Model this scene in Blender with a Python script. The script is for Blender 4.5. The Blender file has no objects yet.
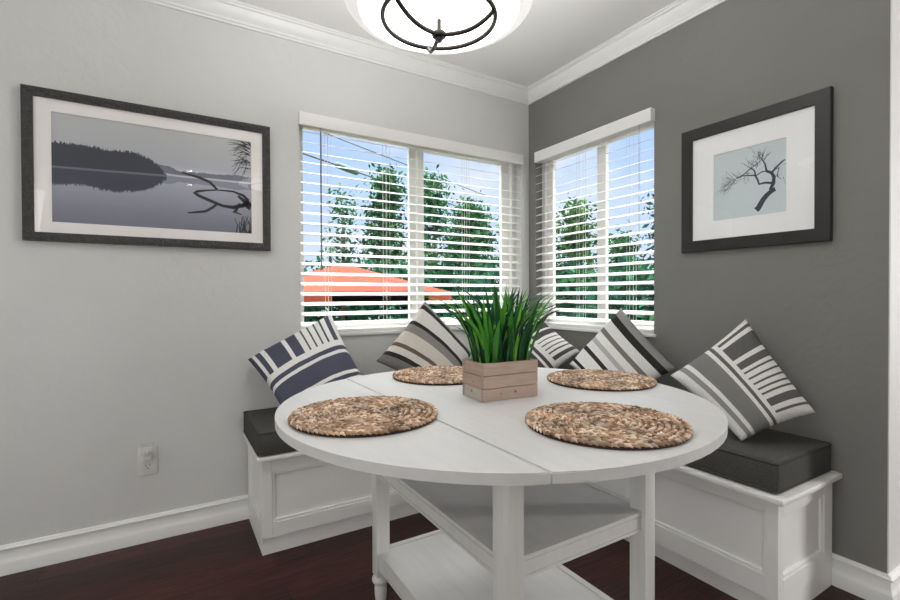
import bpy, bmesh, math, random
from mathutils import Vector, Matrix, noise

random.seed(7)
PI = math.pi
scene = bpy.context.scene
COL = scene.collection

# ------------------------------------------------------------------ materials
def S(r, g, b):
    def f(c):
        c /= 255.0
        return c / 12.92 if c <= 0.04045 else ((c + 0.055) / 1.055) ** 2.4
    return (f(r), f(g), f(b), 1.0)

def new_mat(name):
    m = bpy.data.materials.new(name)
    m.use_nodes = True
    return m, m.node_tree.nodes, m.node_tree.links, m.node_tree.nodes['Principled BSDF']

def plain(name, col, rough=0.5, metal=0.0, bump=0.0, bscale=60, var=0.0, spec=0.5, vscale=8):
    m, N, L, P = new_mat(name)
    P.inputs['Base Color'].default_value = col
    P.inputs['Roughness'].default_value = rough
    P.inputs['Metallic'].default_value = metal
    P.inputs['Specular IOR Level'].default_value = spec
    tc = N.new('ShaderNodeTexCoord')
    if bump:
        n = N.new('ShaderNodeTexNoise'); n.inputs['Scale'].default_value = bscale; n.inputs['Detail'].default_value = 4
        L.new(tc.outputs['Object'], n.inputs['Vector'])
        b = N.new('ShaderNodeBump'); b.inputs['Strength'].default_value = bump; b.inputs['Distance'].default_value = 0.01
        L.new(n.outputs['Fac'], b.inputs['Height']); L.new(b.outputs['Normal'], P.inputs['Normal'])
    if var:
        n2 = N.new('ShaderNodeTexNoise'); n2.inputs['Scale'].default_value = vscale; n2.inputs['Detail'].default_value = 5
        L.new(tc.outputs['Object'], n2.inputs['Vector'])
        mx = N.new('ShaderNodeMix'); mx.data_type = 'RGBA'
        mx.inputs[6].default_value = tuple(c * (1 - var) for c in col[:3]) + (1,)
        mx.inputs[7].default_value = tuple(min(1, c * (1 + var)) for c in col[:3]) + (1,)
        L.new(n2.outputs['Fac'], mx.inputs[0]); L.new(mx.outputs[2], P.inputs['Base Color'])
    return m

def plaster(name, col):
    m, N, L, P = new_mat(name)
    P.inputs['Base Color'].default_value = col
    P.inputs['Roughness'].default_value = 0.55
    P.inputs['Specular IOR Level'].default_value = 0.3
    tc = N.new('ShaderNodeTexCoord')
    n = N.new('ShaderNodeTexNoise'); n.inputs['Scale'].default_value = 14; n.inputs['Detail'].default_value = 6; n.inputs['Distortion'].default_value = 1.2
    L.new(tc.outputs['Object'], n.inputs['Vector'])
    r = N.new('ShaderNodeValToRGB'); r.color_ramp.elements[0].position = 0.42; r.color_ramp.elements[1].position = 0.62
    L.new(n.outputs['Fac'], r.inputs['Fac'])
    b = N.new('ShaderNodeBump'); b.inputs['Strength'].default_value = 0.10; b.inputs['Distance'].default_value = 0.006
    L.new(r.outputs['Color'], b.inputs['Height']); L.new(b.outputs['Normal'], P.inputs['Normal'])
    # faint scuffs
    s = N.new('ShaderNodeTexNoise'); s.inputs['Scale'].default_value = 3.0; s.inputs['Detail'].default_value = 8
    L.new(tc.outputs['Object'], s.inputs['Vector'])
    mx = N.new('ShaderNodeMix'); mx.data_type = 'RGBA'
    mx.inputs[6].default_value = tuple(c * 0.95 for c in col[:3]) + (1,)
    mx.inputs[7].default_value = tuple(c * 1.04 for c in col[:3]) + (1,)
    L.new(s.outputs['Fac'], mx.inputs[0]); L.new(mx.outputs[2], P.inputs['Base Color'])
    return m

def wood_floor():
    m, N, L, P = new_mat('dark_wood_floor')
    tc = N.new('ShaderNodeTexCoord')
    br = N.new('ShaderNodeTexBrick')
    br.offset = 0.37; br.offset_frequency = 2
    br.inputs['Color1'].default_value = S(72, 37, 29); br.inputs['Color2'].default_value = S(50, 26, 21)
    br.inputs['Mortar'].default_value = S(22, 12, 10)
    br.inputs['Scale'].default_value = 1.0
    br.inputs['Mortar Size'].default_value = 0.0016
    br.inputs['Brick Width'].default_value = 1.25; br.inputs['Row Height'].default_value = 0.125
    L.new(tc.outputs['Object'], br.inputs['Vector'])
    mp = N.new('ShaderNodeMapping'); mp.inputs['Scale'].default_value = (3.0, 34, 1)
    L.new(tc.outputs['Object'], mp.inputs['Vector'])
    n = N.new('ShaderNodeTexNoise'); n.inputs['Scale'].default_value = 1.6; n.inputs['Detail'].default_value = 7; n.inputs['Distortion'].default_value = 1.6
    L.new(mp.outputs['Vector'], n.inputs['Vector'])
    r = N.new('ShaderNodeValToRGB')
    r.color_ramp.elements[0].position = 0.3; r.color_ramp.elements[0].color = (0.45, 0.42, 0.42, 1)
    r.color_ramp.elements[1].position = 0.72; r.color_ramp.elements[1].color = (1.45, 1.35, 1.3, 1)
    L.new(n.outputs['Fac'], r.inputs['Fac'])
    mx = N.new('ShaderNodeMix'); mx.data_type = 'RGBA'; mx.blend_type = 'MULTIPLY'; mx.inputs[0].default_value = 1
    L.new(br.outputs['Color'], mx.inputs[6]); L.new(r.outputs['Color'], mx.inputs[7])
    L.new(mx.outputs[2], P.inputs['Base Color'])
    P.inputs['Roughness'].default_value = 0.38
    P.inputs['Specular IOR Level'].default_value = 0.25
    b = N.new('ShaderNodeBump'); b.inputs['Strength'].default_value = 0.25; b.inputs['Distance'].default_value = 0.003
    L.new(n.outputs['Fac'], b.inputs['Height']); L.new(b.outputs['Normal'], P.inputs['Normal'])
    return m

def brushed_paint(name, col, direction, rough=0.42):
    """painted wood with a faint grain along one axis"""
    m, N, L, P = new_mat(name)
    tc = N.new('ShaderNodeTexCoord')
    mp = N.new('ShaderNodeMapping'); mp.inputs['Scale'].default_value = tuple(5 if k == direction else 60 for k in range(3))
    L.new(tc.outputs['Object'], mp.inputs['Vector'])
    n = N.new('ShaderNodeTexNoise'); n.inputs['Scale'].default_value = 1; n.inputs['Detail'].default_value = 6
    L.new(mp.outputs['Vector'], n.inputs['Vector'])
    mx = N.new('ShaderNodeMix'); mx.data_type = 'RGBA'
    mx.inputs[6].default_value = tuple(c * 0.9 for c in col[:3]) + (1,)
    mx.inputs[7].default_value = tuple(min(1, c * 1.06) for c in col[:3]) + (1,)
    L.new(n.outputs['Fac'], mx.inputs[0]); L.new(mx.outputs[2], P.inputs['Base Color'])
    P.inputs['Roughness'].default_value = rough
    b = N.new('ShaderNodeBump'); b.inputs['Strength'].default_value = 0.12; b.inputs['Distance'].default_value = 0.003
    L.new(n.outputs['Fac'], b.inputs['Height']); L.new(b.outputs['Normal'], P.inputs['Normal'])
    return m

def fabric(name, col, scale=420, var=0.35, rough=0.95, bump=0.3):
    m, N, L, P = new_mat(name)
    tc = N.new('ShaderNodeTexCoord')
    n = N.new('ShaderNodeTexNoise'); n.inputs['Scale'].default_value = scale; n.inputs['Detail'].default_value = 2
    L.new(tc.outputs['Object'], n.inputs['Vector'])
    mx = N.new('ShaderNodeMix'); mx.data_type = 'RGBA'
    mx.inputs[6].default_value = tuple(c * (1 - var) for c in col[:3]) + (1,)
    mx.inputs[7].default_value = tuple(c * (1 + var) for c in col[:3]) + (1,)
    L.new(n.outputs['Fac'], mx.inputs[0]); L.new(mx.outputs[2], P.inputs['Base Color'])
    P.inputs['Roughness'].default_value = rough
    P.inputs['Specular IOR Level'].default_value = 0.15
    b = N.new('ShaderNodeBump'); b.inputs['Strength'].default_value = bump; b.inputs['Distance'].default_value = 0.002
    L.new(n.outputs['Fac'], b.inputs['Height']); L.new(b.outputs['Normal'], P.inputs['Normal'])
    return m

def const_ramp(N, stops):
    r = N.new('ShaderNodeValToRGB'); cr = r.color_ramp; cr.interpolation = 'CONSTANT'
    cr.elements[0].position = stops[0][0]; cr.elements[0].color = stops[0][1]
    cr.elements[1].position = stops[1][0]; cr.elements[1].color = stops[1][1]
    for pos, c in stops[2:]:
        e = cr.elements.new(pos); e.color = c
    return r

def stripe_fabric(name, stops_v, stops_u=None, split=0.45, ribs=0):
    """woven stripes: bands across v; inside v<split stripes across u"""
    m, N, L, P = new_mat(name)
    uv = N.new('ShaderNodeUVMap'); uv.uv_map = 'UVMap'
    sp = N.new('ShaderNodeSeparateXYZ'); L.new(uv.outputs['UV'], sp.inputs[0])
    rv = const_ramp(N, stops_v); L.new(sp.outputs['Y'], rv.inputs['Fac'])
    out = rv.outputs['Color']
    if stops_u:
        ru = const_ramp(N, stops_u); L.new(sp.outputs['X'], ru.inputs['Fac'])
        lt = N.new('ShaderNodeMath'); lt.operation = 'LESS_THAN'; lt.inputs[1].default_value = split
        L.new(sp.outputs['Y'], lt.inputs[0])
        mx = N.new('ShaderNodeMix'); mx.data_type = 'RGBA'
        L.new(lt.outputs[0], mx.inputs[0]); L.new(rv.outputs['Color'], mx.inputs[6]); L.new(ru.outputs['Color'], mx.inputs[7])
        out = mx.outputs[2]
    n = N.new('ShaderNodeTexNoise'); n.inputs['Scale'].default_value = 190; n.inputs['Detail'].default_value = 2
    mp = N.new('ShaderNodeMapping'); mp.inputs['Scale'].default_value = (1, 0.35, 1)
    L.new(uv.outputs['UV'], mp.inputs['Vector']); L.new(mp.outputs['Vector'], n.inputs['Vector'])
    rr = N.new('ShaderNodeValToRGB')
    rr.color_ramp.elements[0].position = 0.3; rr.color_ramp.elements[0].color = (0.72, 0.72, 0.72, 1)
    rr.color_ramp.elements[1].position = 0.7; rr.color_ramp.elements[1].color = (1.2, 1.2, 1.2, 1)
    L.new(n.outputs['Fac'], rr.inputs['Fac'])
    mm = N.new('ShaderNodeMix'); mm.data_type = 'RGBA'; mm.blend_type = 'MULTIPLY'; mm.inputs[0].default_value = 1
    L.new(out, mm.inputs[6]); L.new(rr.outputs['Color'], mm.inputs[7])
    L.new(mm.outputs[2], P.inputs['Base Color'])
    P.inputs['Roughness'].default_value = 0.95; P.inputs['Specular IOR Level'].default_value = 0.1
    w = N.new('ShaderNodeTexWave'); w.inputs['Scale'].default_value = 22; w.inputs['Distortion'].default_value = 0.4
    L.new(uv.outputs['UV'], w.inputs['Vector'])
    ad = N.new('ShaderNodeMath'); ad.operation = 'MULTIPLY_ADD'; ad.inputs[1].default_value = 0.5
    L.new(w.outputs['Fac'], ad.inputs[0]); L.new(n.outputs['Fac'], ad.inputs[2])
    b = N.new('ShaderNodeBump'); b.inputs['Strength'].default_value = 0.35; b.inputs['Distance'].default_value = 0.002
    L.new(ad.outputs[0], b.inputs['Height']); L.new(b.outputs['Normal'], P.inputs['Normal'])
    return m

def attr_mat(name, rough=0.8, attr='Col', spec=0.3, trans=0.0):
    m, N, L, P = new_mat(name)
    a = N.new('ShaderNodeAttribute'); a.attribute_name = attr
    L.new(a.outputs['Color'], P.inputs['Base Color'])
    P.inputs['Roughness'].default_value = rough
    P.inputs['Specular IOR Level'].default_value = spec
    if trans:
        t = N.new('ShaderNodeBsdfTranslucent'); L.new(a.outputs['Color'], t.inputs['Color'])
        mx = N.new('ShaderNodeMixShader'); mx.inputs[0].default_value = trans
        L.new(P.outputs[0], mx.inputs[1]); L.new(t.outputs[0], mx.inputs[2])
        L.new(mx.outputs[0], N['Material Output'].inputs['Surface'])
    return m

def pane_mat(name, refl=1.0, tint=(1, 1, 1, 1), ior=1.5):
    m, N, L, P = new_mat(name)
    N.remove(P)
    t = N.new('ShaderNodeBsdfTransparent'); t.inputs['Color'].default_value = tint
    g = N.new('ShaderNodeBsdfGlossy'); g.inputs['Roughness'].default_value = 0.0
    # thin sheet: the same reflectance from either side (Schlick, F0 = 0.04)
    ge = N.new('ShaderNodeNewGeometry')
    def math_node(op, a, b=None):
        m_ = N.new('ShaderNodeMath'); m_.operation = op
        for k_, v_ in enumerate((a, b)):
            if v_ is None: continue
            if isinstance(v_, (int, float)): m_.inputs[k_].default_value = v_
            else: L.new(v_, m_.inputs[k_])
        return m_.outputs[0]
    dt = N.new('ShaderNodeVectorMath'); dt.operation = 'DOT_PRODUCT'
    L.new(ge.outputs['Incoming'], dt.inputs[0]); L.new(ge.outputs['Normal'], dt.inputs[1])
    c_ = math_node('ABSOLUTE', dt.outputs['Value'])
    p5 = math_node('POWER', math_node('SUBTRACT', 1.0, c_), 5.0)
    fr_ = math_node('ADD', math_node('MULTIPLY', p5, 0.96), 0.045)
    mu = N.new('ShaderNodeMath'); mu.operation = 'MULTIPLY'; mu.use_clamp = True; mu.inputs[1].default_value = refl
    L.new(fr_, mu.inputs[0])
    mx = N.new('ShaderNodeMixShader'); L.new(mu.outputs[0], mx.inputs[0])
    L.new(t.outputs[0], mx.inputs[1]); L.new(g.outputs[0], mx.inputs[2])
    L.new(mx.outputs[0], N['Material Output'].inputs['Surface'])
    return m

def plank_mat(name, col):
    m, N, L, P = new_mat(name)
    tc = N.new('ShaderNodeTexCoord')
    mp = N.new('ShaderNodeMapping'); mp.inputs['Scale'].default_value = (14, 14, 130)
    L.new(tc.outputs['Object'], mp.inputs['Vector'])
    n = N.new('ShaderNodeTexNoise'); n.inputs['Scale'].default_value = 1; n.inputs['Detail'].default_value = 6; n.inputs['Distortion'].default_value = 1.0
    L.new(mp.outputs['Vector'], n.inputs['Vector'])
    mx = N.new('ShaderNodeMix'); mx.data_type = 'RGBA'
    mx.inputs[6].default_value = tuple(c * 0.72 for c in col[:3]) + (1,)
    mx.inputs[7].default_value = tuple(min(1, c * 1.25) for c in col[:3]) + (1,)
    L.new(n.outputs['Fac'], mx.inputs[0])
    # knots
    v = N.new('ShaderNodeTexVoronoi'); v.inputs['Scale'].default_value = 17
    L.new(tc.outputs['Object'], v.inputs['Vector'])
    r = N.new('ShaderNodeValToRGB'); r.color_ramp.elements[0].position = 0.05; r.color_ramp.elements[0].color = (0.35, 0.28, 0.25, 1)
    r.color_ramp.elements[1].position = 0.1; r.color_ramp.elements[1].color = (1, 1, 1, 1)
    L.new(v.outputs['Distance'], r.inputs['Fac'])
    mm = N.new('ShaderNodeMix'); mm.data_type = 'RGBA'; mm.blend_type = 'MULTIPLY'; mm.inputs[0].default_value = 1
    L.new(mx.outputs[2], mm.inputs[6]); L.new(r.outputs['Color'], mm.inputs[7])
    L.new(mm.outputs[2], P.inputs['Base Color'])
    P.inputs['Roughness'].default_value = 0.7
    b = N.new('ShaderNodeBump'); b.inputs['Strength'].default_value = 0.3; b.inputs['Distance'].default_value = 0.002
    L.new(n.outputs['Fac'], b.inputs['Height']); L.new(b.outputs['Normal'], P.inputs['Normal'])
    return m

def lit_glass(name, strength):
    m, N, L, P = new_mat(name)
    P.inputs['Base Color'].default_value = (0.85, 0.85, 0.84, 1)
    P.inputs['Roughness'].default_value = 0.25
    P.inputs['Emission Color'].default_value = (1, 0.985, 0.96, 1)
    P.inputs['Emission Strength'].default_value = strength
    return m

M = {}
M['wall_light'] = plaster('light_gray_wall_paint', S(215, 215, 212))
M['wall_dark'] = plaster('dark_gray_wall_paint', S(128, 127, 123))
M['wall_white'] = plaster('white_wall_paint', S(228, 227, 224))
M['ceiling'] = plain('ceiling_paint', S(246, 245, 242), 0.8, bump=0.05, bscale=40)
M['trim'] = plain('white_trim_paint', S(242, 242, 239), 0.4, bump=0.04, bscale=30, var=0.03)
M['floor'] = wood_floor()
M['table'] = brushed_paint('white_painted_table_wood', S(222, 221, 219), 1)
M['leg'] = brushed_paint('white_painted_leg_wood', S(224, 223, 219), 2)
M['bench'] = plain('white_bench_paint', S(242, 241, 238), 0.4, bump=0.03, bscale=25, var=0.02)
M['vinyl'] = plain('white_window_vinyl', S(232, 231, 228), 0.35)
M['blind'] = plain('white_blind_slat', S(240, 239, 236), 0.45)
M['cord'] = plain('blind_cord', S(225, 222, 216), 0.8)
M['wand'] = plain('clear_gray_wand', S(110, 108, 106), 0.3)
M['window_glass'] = pane_mat('window_glass', 0.25)
M['picture_glass'] = pane_mat('picture_glass', 1.1)
M['picture_glass_low'] = pane_mat('low_reflection_picture_glass', 0.7)
M['charcoal'] = fabric('charcoal_seat_fabric', S(80, 79, 76), scale=260, var=0.6)
M['charcoal_dark'] = fabric('charcoal_piping_fabric', S(72, 71, 69))
M['straw'] = attr_mat('woven_straw', 0.75)
M['grass_blade'] = attr_mat('green_blade', 0.4, trans=0.2)
M['leaf'] = attr_mat('tree_leaf', 0.85, trans=0.25, spec=0.05)
M['bark'] = plain('tree_bark', S(90, 78, 66), 0.9, bump=0.5, bscale=30, var=0.2)
M['soil'] = plain('planter_moss', S(52, 46, 30), 0.95, bump=0.8, bscale=90, var=0.4)
M['plank'] = plank_mat('weathered_plank', S(172, 149, 135))
M['plank_pale'] = plank_mat('pale_worn_plank', S(186, 176, 166))
M['frame_rustic'] = plain('rustic_charcoal_frame', S(62, 60, 59), 0.45, bump=1.0, bscale=120, var=0.9, vscale=110)
M['frame_black'] = plain('black_brown_frame', S(36, 32, 31), 0.4, var=0.1)
M['mat_board'] = plain('warm_white_mat_board', S(252, 247, 244), 0.8)
M['mat_white'] = plain('white_mat_board', S(250, 250, 250), 0.8)
M['metal'] = plain('brushed_gunmetal', S(62, 59, 56), 0.42, metal=0.9)
M['lamp_glass'] = lit_glass('lit_white_glass', 4.0)
M['rim_glass'] = lit_glass('frosted_glass_rim', 0.5)
M['plate'] = plain('white_outlet_plastic', S(226, 225, 221), 0.35)
M['slot'] = plain('outlet_slot', S(40, 38, 36), 0.6)
M['clear'] = pane_mat('clear_plastic', 1.6, (0.93, 0.93, 0.92, 1))
M['orange'] = plain('orange_canvas', S(150, 64, 36), 0.85, bump=0.05, var=0.05)
M['cable'] = plain('black_cable', S(48, 62, 58), 0.6)
M['closure'] = plain('green_gray_closure', S(66, 92, 84), 0.6)
M['ground'] = plain('outside_ground', S(70, 84, 60), 0.95, bump=0.5, bscale=10, var=0.3)
M['ext'] = plain('outside_stucco', S(200, 196, 188), 0.9)
M['roof'] = plain('gray_shingle', S(120, 130, 126), 0.9, bump=0.3, bscale=30, var=0.2)

# ------------------------------------------------------------------ mesh helpers
def obj(name, bm, mat, parent=None, loc=None, smooth=None, label=None, recalc=True):
    if recalc:
        bmesh.ops.recalc_face_normals(bm, faces=bm.faces)
    me = bpy.data.meshes.new(name)
    bm.to_mesh(me); bm.free()
    mats = mat if isinstance(mat, (list, tuple)) else [mat]
    for x in mats:
        me.materials.append(x)
    if smooth is not None:
        me.polygons.foreach_set('use_smooth', [True] * len(me.polygons))
        if smooth < 179:
            me.set_sharp_from_angle(angle=math.radians(smooth))
    o = bpy.data.objects.new(name, me); COL.objects.link(o)
    if loc is not None: o.location = loc
    if parent is not None: o.parent = parent
    if label: o['label'] = label
    return o

def tag(o, label, cat, group=None):
    o['label'] = label; o['category'] = cat
    if group: o['group'] = group
    return o

def thing(name, label, cat, loc, group=None, rotz=0):
    o = bpy.data.objects.new(name, None); COL.objects.link(o)
    o.location = loc; o.rotation_euler = (0, 0, rotz)
    o.empty_display_size = 0.05
    return tag(o, label, cat, group)

def struct(name, bm, mat, parent=None, smooth=None):
    o = obj(name, bm, mat, parent, smooth=smooth)
    if parent is None: o['kind'] = 'structure'
    return o

def box(bm, x0, x1, y0, y1, z0, z1, bev=0.0, seg=2, mi=0):
    vs = [bm.verts.new((x, y, z)) for x in (x0, x1) for y in (y0, y1) for z in (z0, z1)]
    idx = [(0, 1, 3, 2), (4, 6, 7, 5), (0, 4, 5, 1), (2, 3, 7, 6), (0, 2, 6, 4), (1, 5, 7, 3)]
    fs = [bm.faces.new([vs[i] for i in f]) for f in idx]
    for f in fs: f.material_index = mi
    if bev:
        es = list({e for f in fs for e in f.edges})
        r = bmesh.ops.bevel(bm, geom=es, offset=bev, segments=seg, affect='EDGES', profile=0.5)
        for f in r['faces']: f.material_index = mi
    return bm

def B(*a, **k):
    return box(bmesh.new(), *a, **k)

def sweep(bm, profile, path, close_profile=True, mi=0):
    """profile: list of (d, z) offsets; path: list of (point xy, outward dir xy) sections with the mitre already in dir"""
    rings = []
    for (px, py), (dx, dy) in path:
        rings.append([bm.verts.new((px + dx * d, py + dy * d, z)) for d, z in profile])
    n = len(profile)
    for a, b in zip(rings[:-1], rings[1:]):
        for i in range(n if close_profile else n - 1):
            j = (i + 1) % n
            f = bm.faces.new((a[i], a[j], b[j], b[i])); f.material_index = mi
    if close_profile:
        bm.faces.new(rings[0]); bm.faces.new(list(reversed(rings[-1])))
    return bm

def tube(bm, pts, r, seg=8, cap=True, mi=0, closed=False):
    pts = [Vector(p) for p in pts]
    n = len(pts); rings = []
    prev = None
    for i, p in enumerate(pts):
        if closed:
            t = (pts[(i + 1) % n] - pts[i - 1]).normalized()
        else:
            t = (pts[min(i + 1, n - 1)] - pts[max(i - 1, 0)]).normalized()
        if prev is None:
            a = Vector((0, 0, 1)) if abs(t.z) < 0.9 else Vector((1, 0, 0))
            u = t.cross(a).normalized()
        else:
            u = (prev - t * prev.dot(t)).normalized()
        prev = u
        v = t.cross(u)
        rr = r[i] if isinstance(r, (list, tuple)) else r
        rings.append([bm.verts.new(p + (u * math.cos(2 * PI * k / seg) + v * math.sin(2 * PI * k / seg)) * rr) for k in range(seg)])
    m = n if closed else n - 1
    for i in range(m):
        a, b = rings[i], rings[(i + 1) % n]
        for k in range(seg):
            f = bm.faces.new((a[k], a[(k + 1) % seg], b[(k + 1) % seg], b[k])); f.material_index = mi
    if cap and not closed:
        f = bm.faces.new(rings[0]); f.material_index = mi
        f = bm.faces.new(list(reversed(rings[-1]))); f.material_index = mi
    return bm

def lathe(bm, prof, cx=0, cy=0, seg=32, mi=0, ax=1.0, ay=1.0):
    rings = []
    for r, z in prof:
        if r < 1e-6:
            rings.append([bm.verts.new((cx, cy, z))])
        else:
            rings.append([bm.verts.new((cx + ax * r * math.cos(2 * PI * k / seg), cy + ay * r * math.sin(2 * PI * k / seg), z)) for k in range(seg)])
    for a, b in zip(rings[:-1], rings[1:]):
        for k in range(seg):
            q = (k + 1) % seg
            if len(a) == 1 and len(b) == 1: continue
            if len(a) == 1: f = bm.faces.new((a[0], b[q], b[k]))
            elif len(b) == 1: f = bm.faces.new((a[k], a[q], b[0]))
            else: f = bm.faces.new((a[k], a[q], b[q], b[k]))
            f.material_index = mi
    return bm

def prism(bm, poly, z0, z1, mi=0):
    a = [bm.verts.new((x, y, z0)) for x, y in poly]; b = [bm.verts.new((x, y, z1)) for x, y in poly]
    n = len(poly)
    fs = [bm.faces.new(list(reversed(a))), bm.faces.new(b)]
    for i in range(n):
        fs.append(bm.faces.new((a[i], a[(i + 1) % n], b[(i + 1) % n], b[i])))
    for f in fs: f.material_index = mi
    return bm

# ------------------------------------------------------------------ room constants
CEIL = 2.41
WEND = -1.825            # wall B ends here and turns away
XL, XR, YB = -4.6, 3.2, -6.2
TH = 0.14
WA = dict(a0=-1.50, a1=-0.065, z0=0.862, z1=1.955)     # window in left wall: x range
WB = dict(a0=-0.94, a1=-0.065, z0=0.862, z1=1.955)     # window in right wall: y range

struct('floor', B(XL, XR, YB, 0.0, -0.1, 0.0), M['floor'])
bm = bmesh.new()
box(bm, XL - TH, TH + 0.05, YB - TH, TH + 0.05, CEIL, CEIL + 0.15); box(bm, TH + 0.05, XR + TH, YB - TH, WEND + TH, CEIL, CEIL + 0.15)
struct('ceiling', bm, M['ceiling'])

bm = bmesh.new()
box(bm, XL, WA['a0'], 0, TH, 0, CEIL); box(bm, WA['a1'], TH, 0, TH, 0, CEIL)
box(bm, WA['a0'], WA['a1'], 0, TH, 0, WA['z0']); box(bm, WA['a0'], WA['a1'], 0, TH, WA['z1'], CEIL)
struct('wall_left', bm, M['wall_light'])
bm = bmesh.new()
box(bm, 0, TH, WEND, WB['a0'], 0, CEIL); box(bm, 0, TH, WB['a1'], 0, 0, CEIL)
box(bm, 0, TH, WB['a0'], WB['a1'], 0, WB['z0']); box(bm, 0, TH, WB['a0'], WB['a1'], WB['z1'], CEIL)
# the wall that returns at the outside corner
struct('wall_right', bm, M['wall_dark'])
struct('wall_return', B(0.0008, XR, WEND - 0.004, WEND + TH, 0, CEIL), M['wall_white'])
struct('wall_back', B(XL, XR, YB - TH, YB, 0, CEIL), M['wall_light'])
struct('wall_side', B(XL - TH, XL, YB, TH, 0, CEIL), M['wall_light'])
struct('wall_far', B(XR, XR + TH, YB, WEND + TH, 0, CEIL), M['wall_light'])

# crown moulding : profile (distance from wall, z)
def crown_profile():
    H = CEIL
    return [(0.0, 2.326), (0.008, 2.326), (0.010, 2.334), (0.016, 2.338), (0.018, 2.346), (0.024, 2.352), (0.034, 2.363),
            (0.042, 2.378), (0.046, 2.390), (0.054, 2.393), (0.056, 2.401), (0.062, 2.403), (0.062, H), (0.0, H)]
s = crown_profile()
struct('trim_1', sweep(bmesh.new(), s, [((XL, 0), (0, -1)), ((0, 0), (-1, -1))]), M['trim'], smooth=30)
struct('trim_2', sweep(bmesh.new(), s, [((0, 0), (-1, -1)), ((0, WEND - 0.004), (-1, -1)), ((XR, WEND - 0.004), (0, -1))]), M['trim'], smooth=30)

BASE = [(0, 0), (0.016, 0), (0.016, 0.045), (0.0145, 0.049), (0.0105, 0.058), (0.009, 0.064), (0.0075, 0.092), (0.015, 0.094), (0.016, 0.100),
        (0.010, 0.102), (0.006, 0.110), (0.0, 0.112)]
struct('baseboard_left', sweep(bmesh.new(), BASE, [((XL, 0), (0, -1)), ((0, 0), (-1, -1))]), M['trim'], smooth=35)
struct('baseboard_right', sweep(bmesh.new(), BASE, [((0, 0), (-1, -1)), ((0, WEND - 0.004), (-1, -1))]), M['trim'], smooth=35)
struct('baseboard_return', sweep(bmesh.new(), BASE, [((0, WEND - 0.004), (-1, -1)), ((XR, WEND - 0.004), (0, -1))]), M['trim'], smooth=35)

# ------------------------------------------------------------------ windows and blinds
def swapxy(bm):
    """mirror a left-wall build (wall plane y=0) onto the right wall (plane x=0)"""
    for v in bm.verts:
        v.co = Vector((v.co.y, v.co.x, v.co.z))
    bmesh.ops.reverse_faces(bm, faces=bm.faces)
    return bm

def window(n, W, mull, swap, panes_wide):
    T = swapxy if swap else (lambda b: b)
    a0, a1, z0, z1 = W['a0'], W['a1'], W['z0'], W['z1']
    fl, fr, ft, fb_ = 0.018, 0.034, 0.010, 0.024
    bm = bmesh.new()
    box(bm, a0, a0 + fl, 0.056, 0.13, z0, z1, 0.002); box(bm, a1 - fr, a1, 0.056, 0.13, z0, z1, 0.002)
    box(bm, a0 + fl, a1 - fr, 0.056, 0.13, z0, z0 + fb_, 0.002); box(bm, a0 + fl, a1 - fr, 0.056, 0.13, z1 - ft, z1, 0.002)
    root = struct('window_%d' % n, T(bm), M['vinyl'])
    bounds = [(a0 + fl, mull + 0.042, 0.068, 0.016, 0.044), (mull - 0.042, a1 - fr, 0.094, 0.044, 0.058)]
    if swap: bounds = [(a0 + fl, mull + 0.042, 0.094, 0.016, 0.044), (mull - 0.042, a1 - fr, 0.068, 0.044, 0.058)]
    for (s0, s1, yy, wl, wr) in bounds:
        w = 0.014
        bm = bmesh.new()
        box(bm, s0, s0 + wl, yy, yy + 0.024, z0 + fb_, z1 - ft, 0.002); box(bm, s1 - wr, s1, yy, yy + 0.024, z0 + fb_, z1 - ft, 0.002)
        box(bm, s0 + wl, s1 - wr, yy, yy + 0.024, z0 + fb_, z0 + fb_ + w, 0.002); box(bm, s0 + wl, s1 - wr, yy, yy + 0.024, z1 - ft - w, z1 - ft, 0.002)
        sash = obj('window_sash', T(bm), M['vinyl'], root)
        obj('window_pane', T(B(s0 + wl - 0.004, s1 - wr + 0.004, yy + 0.010, yy + 0.014, z0 + fb_ + w - 0.004, z1 - ft - w + 0.004)), M['window_glass'], sash)
    obj('window_sill', T(B(a0 - 0.012, a1 + 0.012, -0.012, 0.056, z0 - 0.016, z0 + 0.001, 0.003)), M['trim'], root)
    return root
window(1, WA, -0.80, False, 2)
window(2, WB, -0.54, True, 2)

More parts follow.
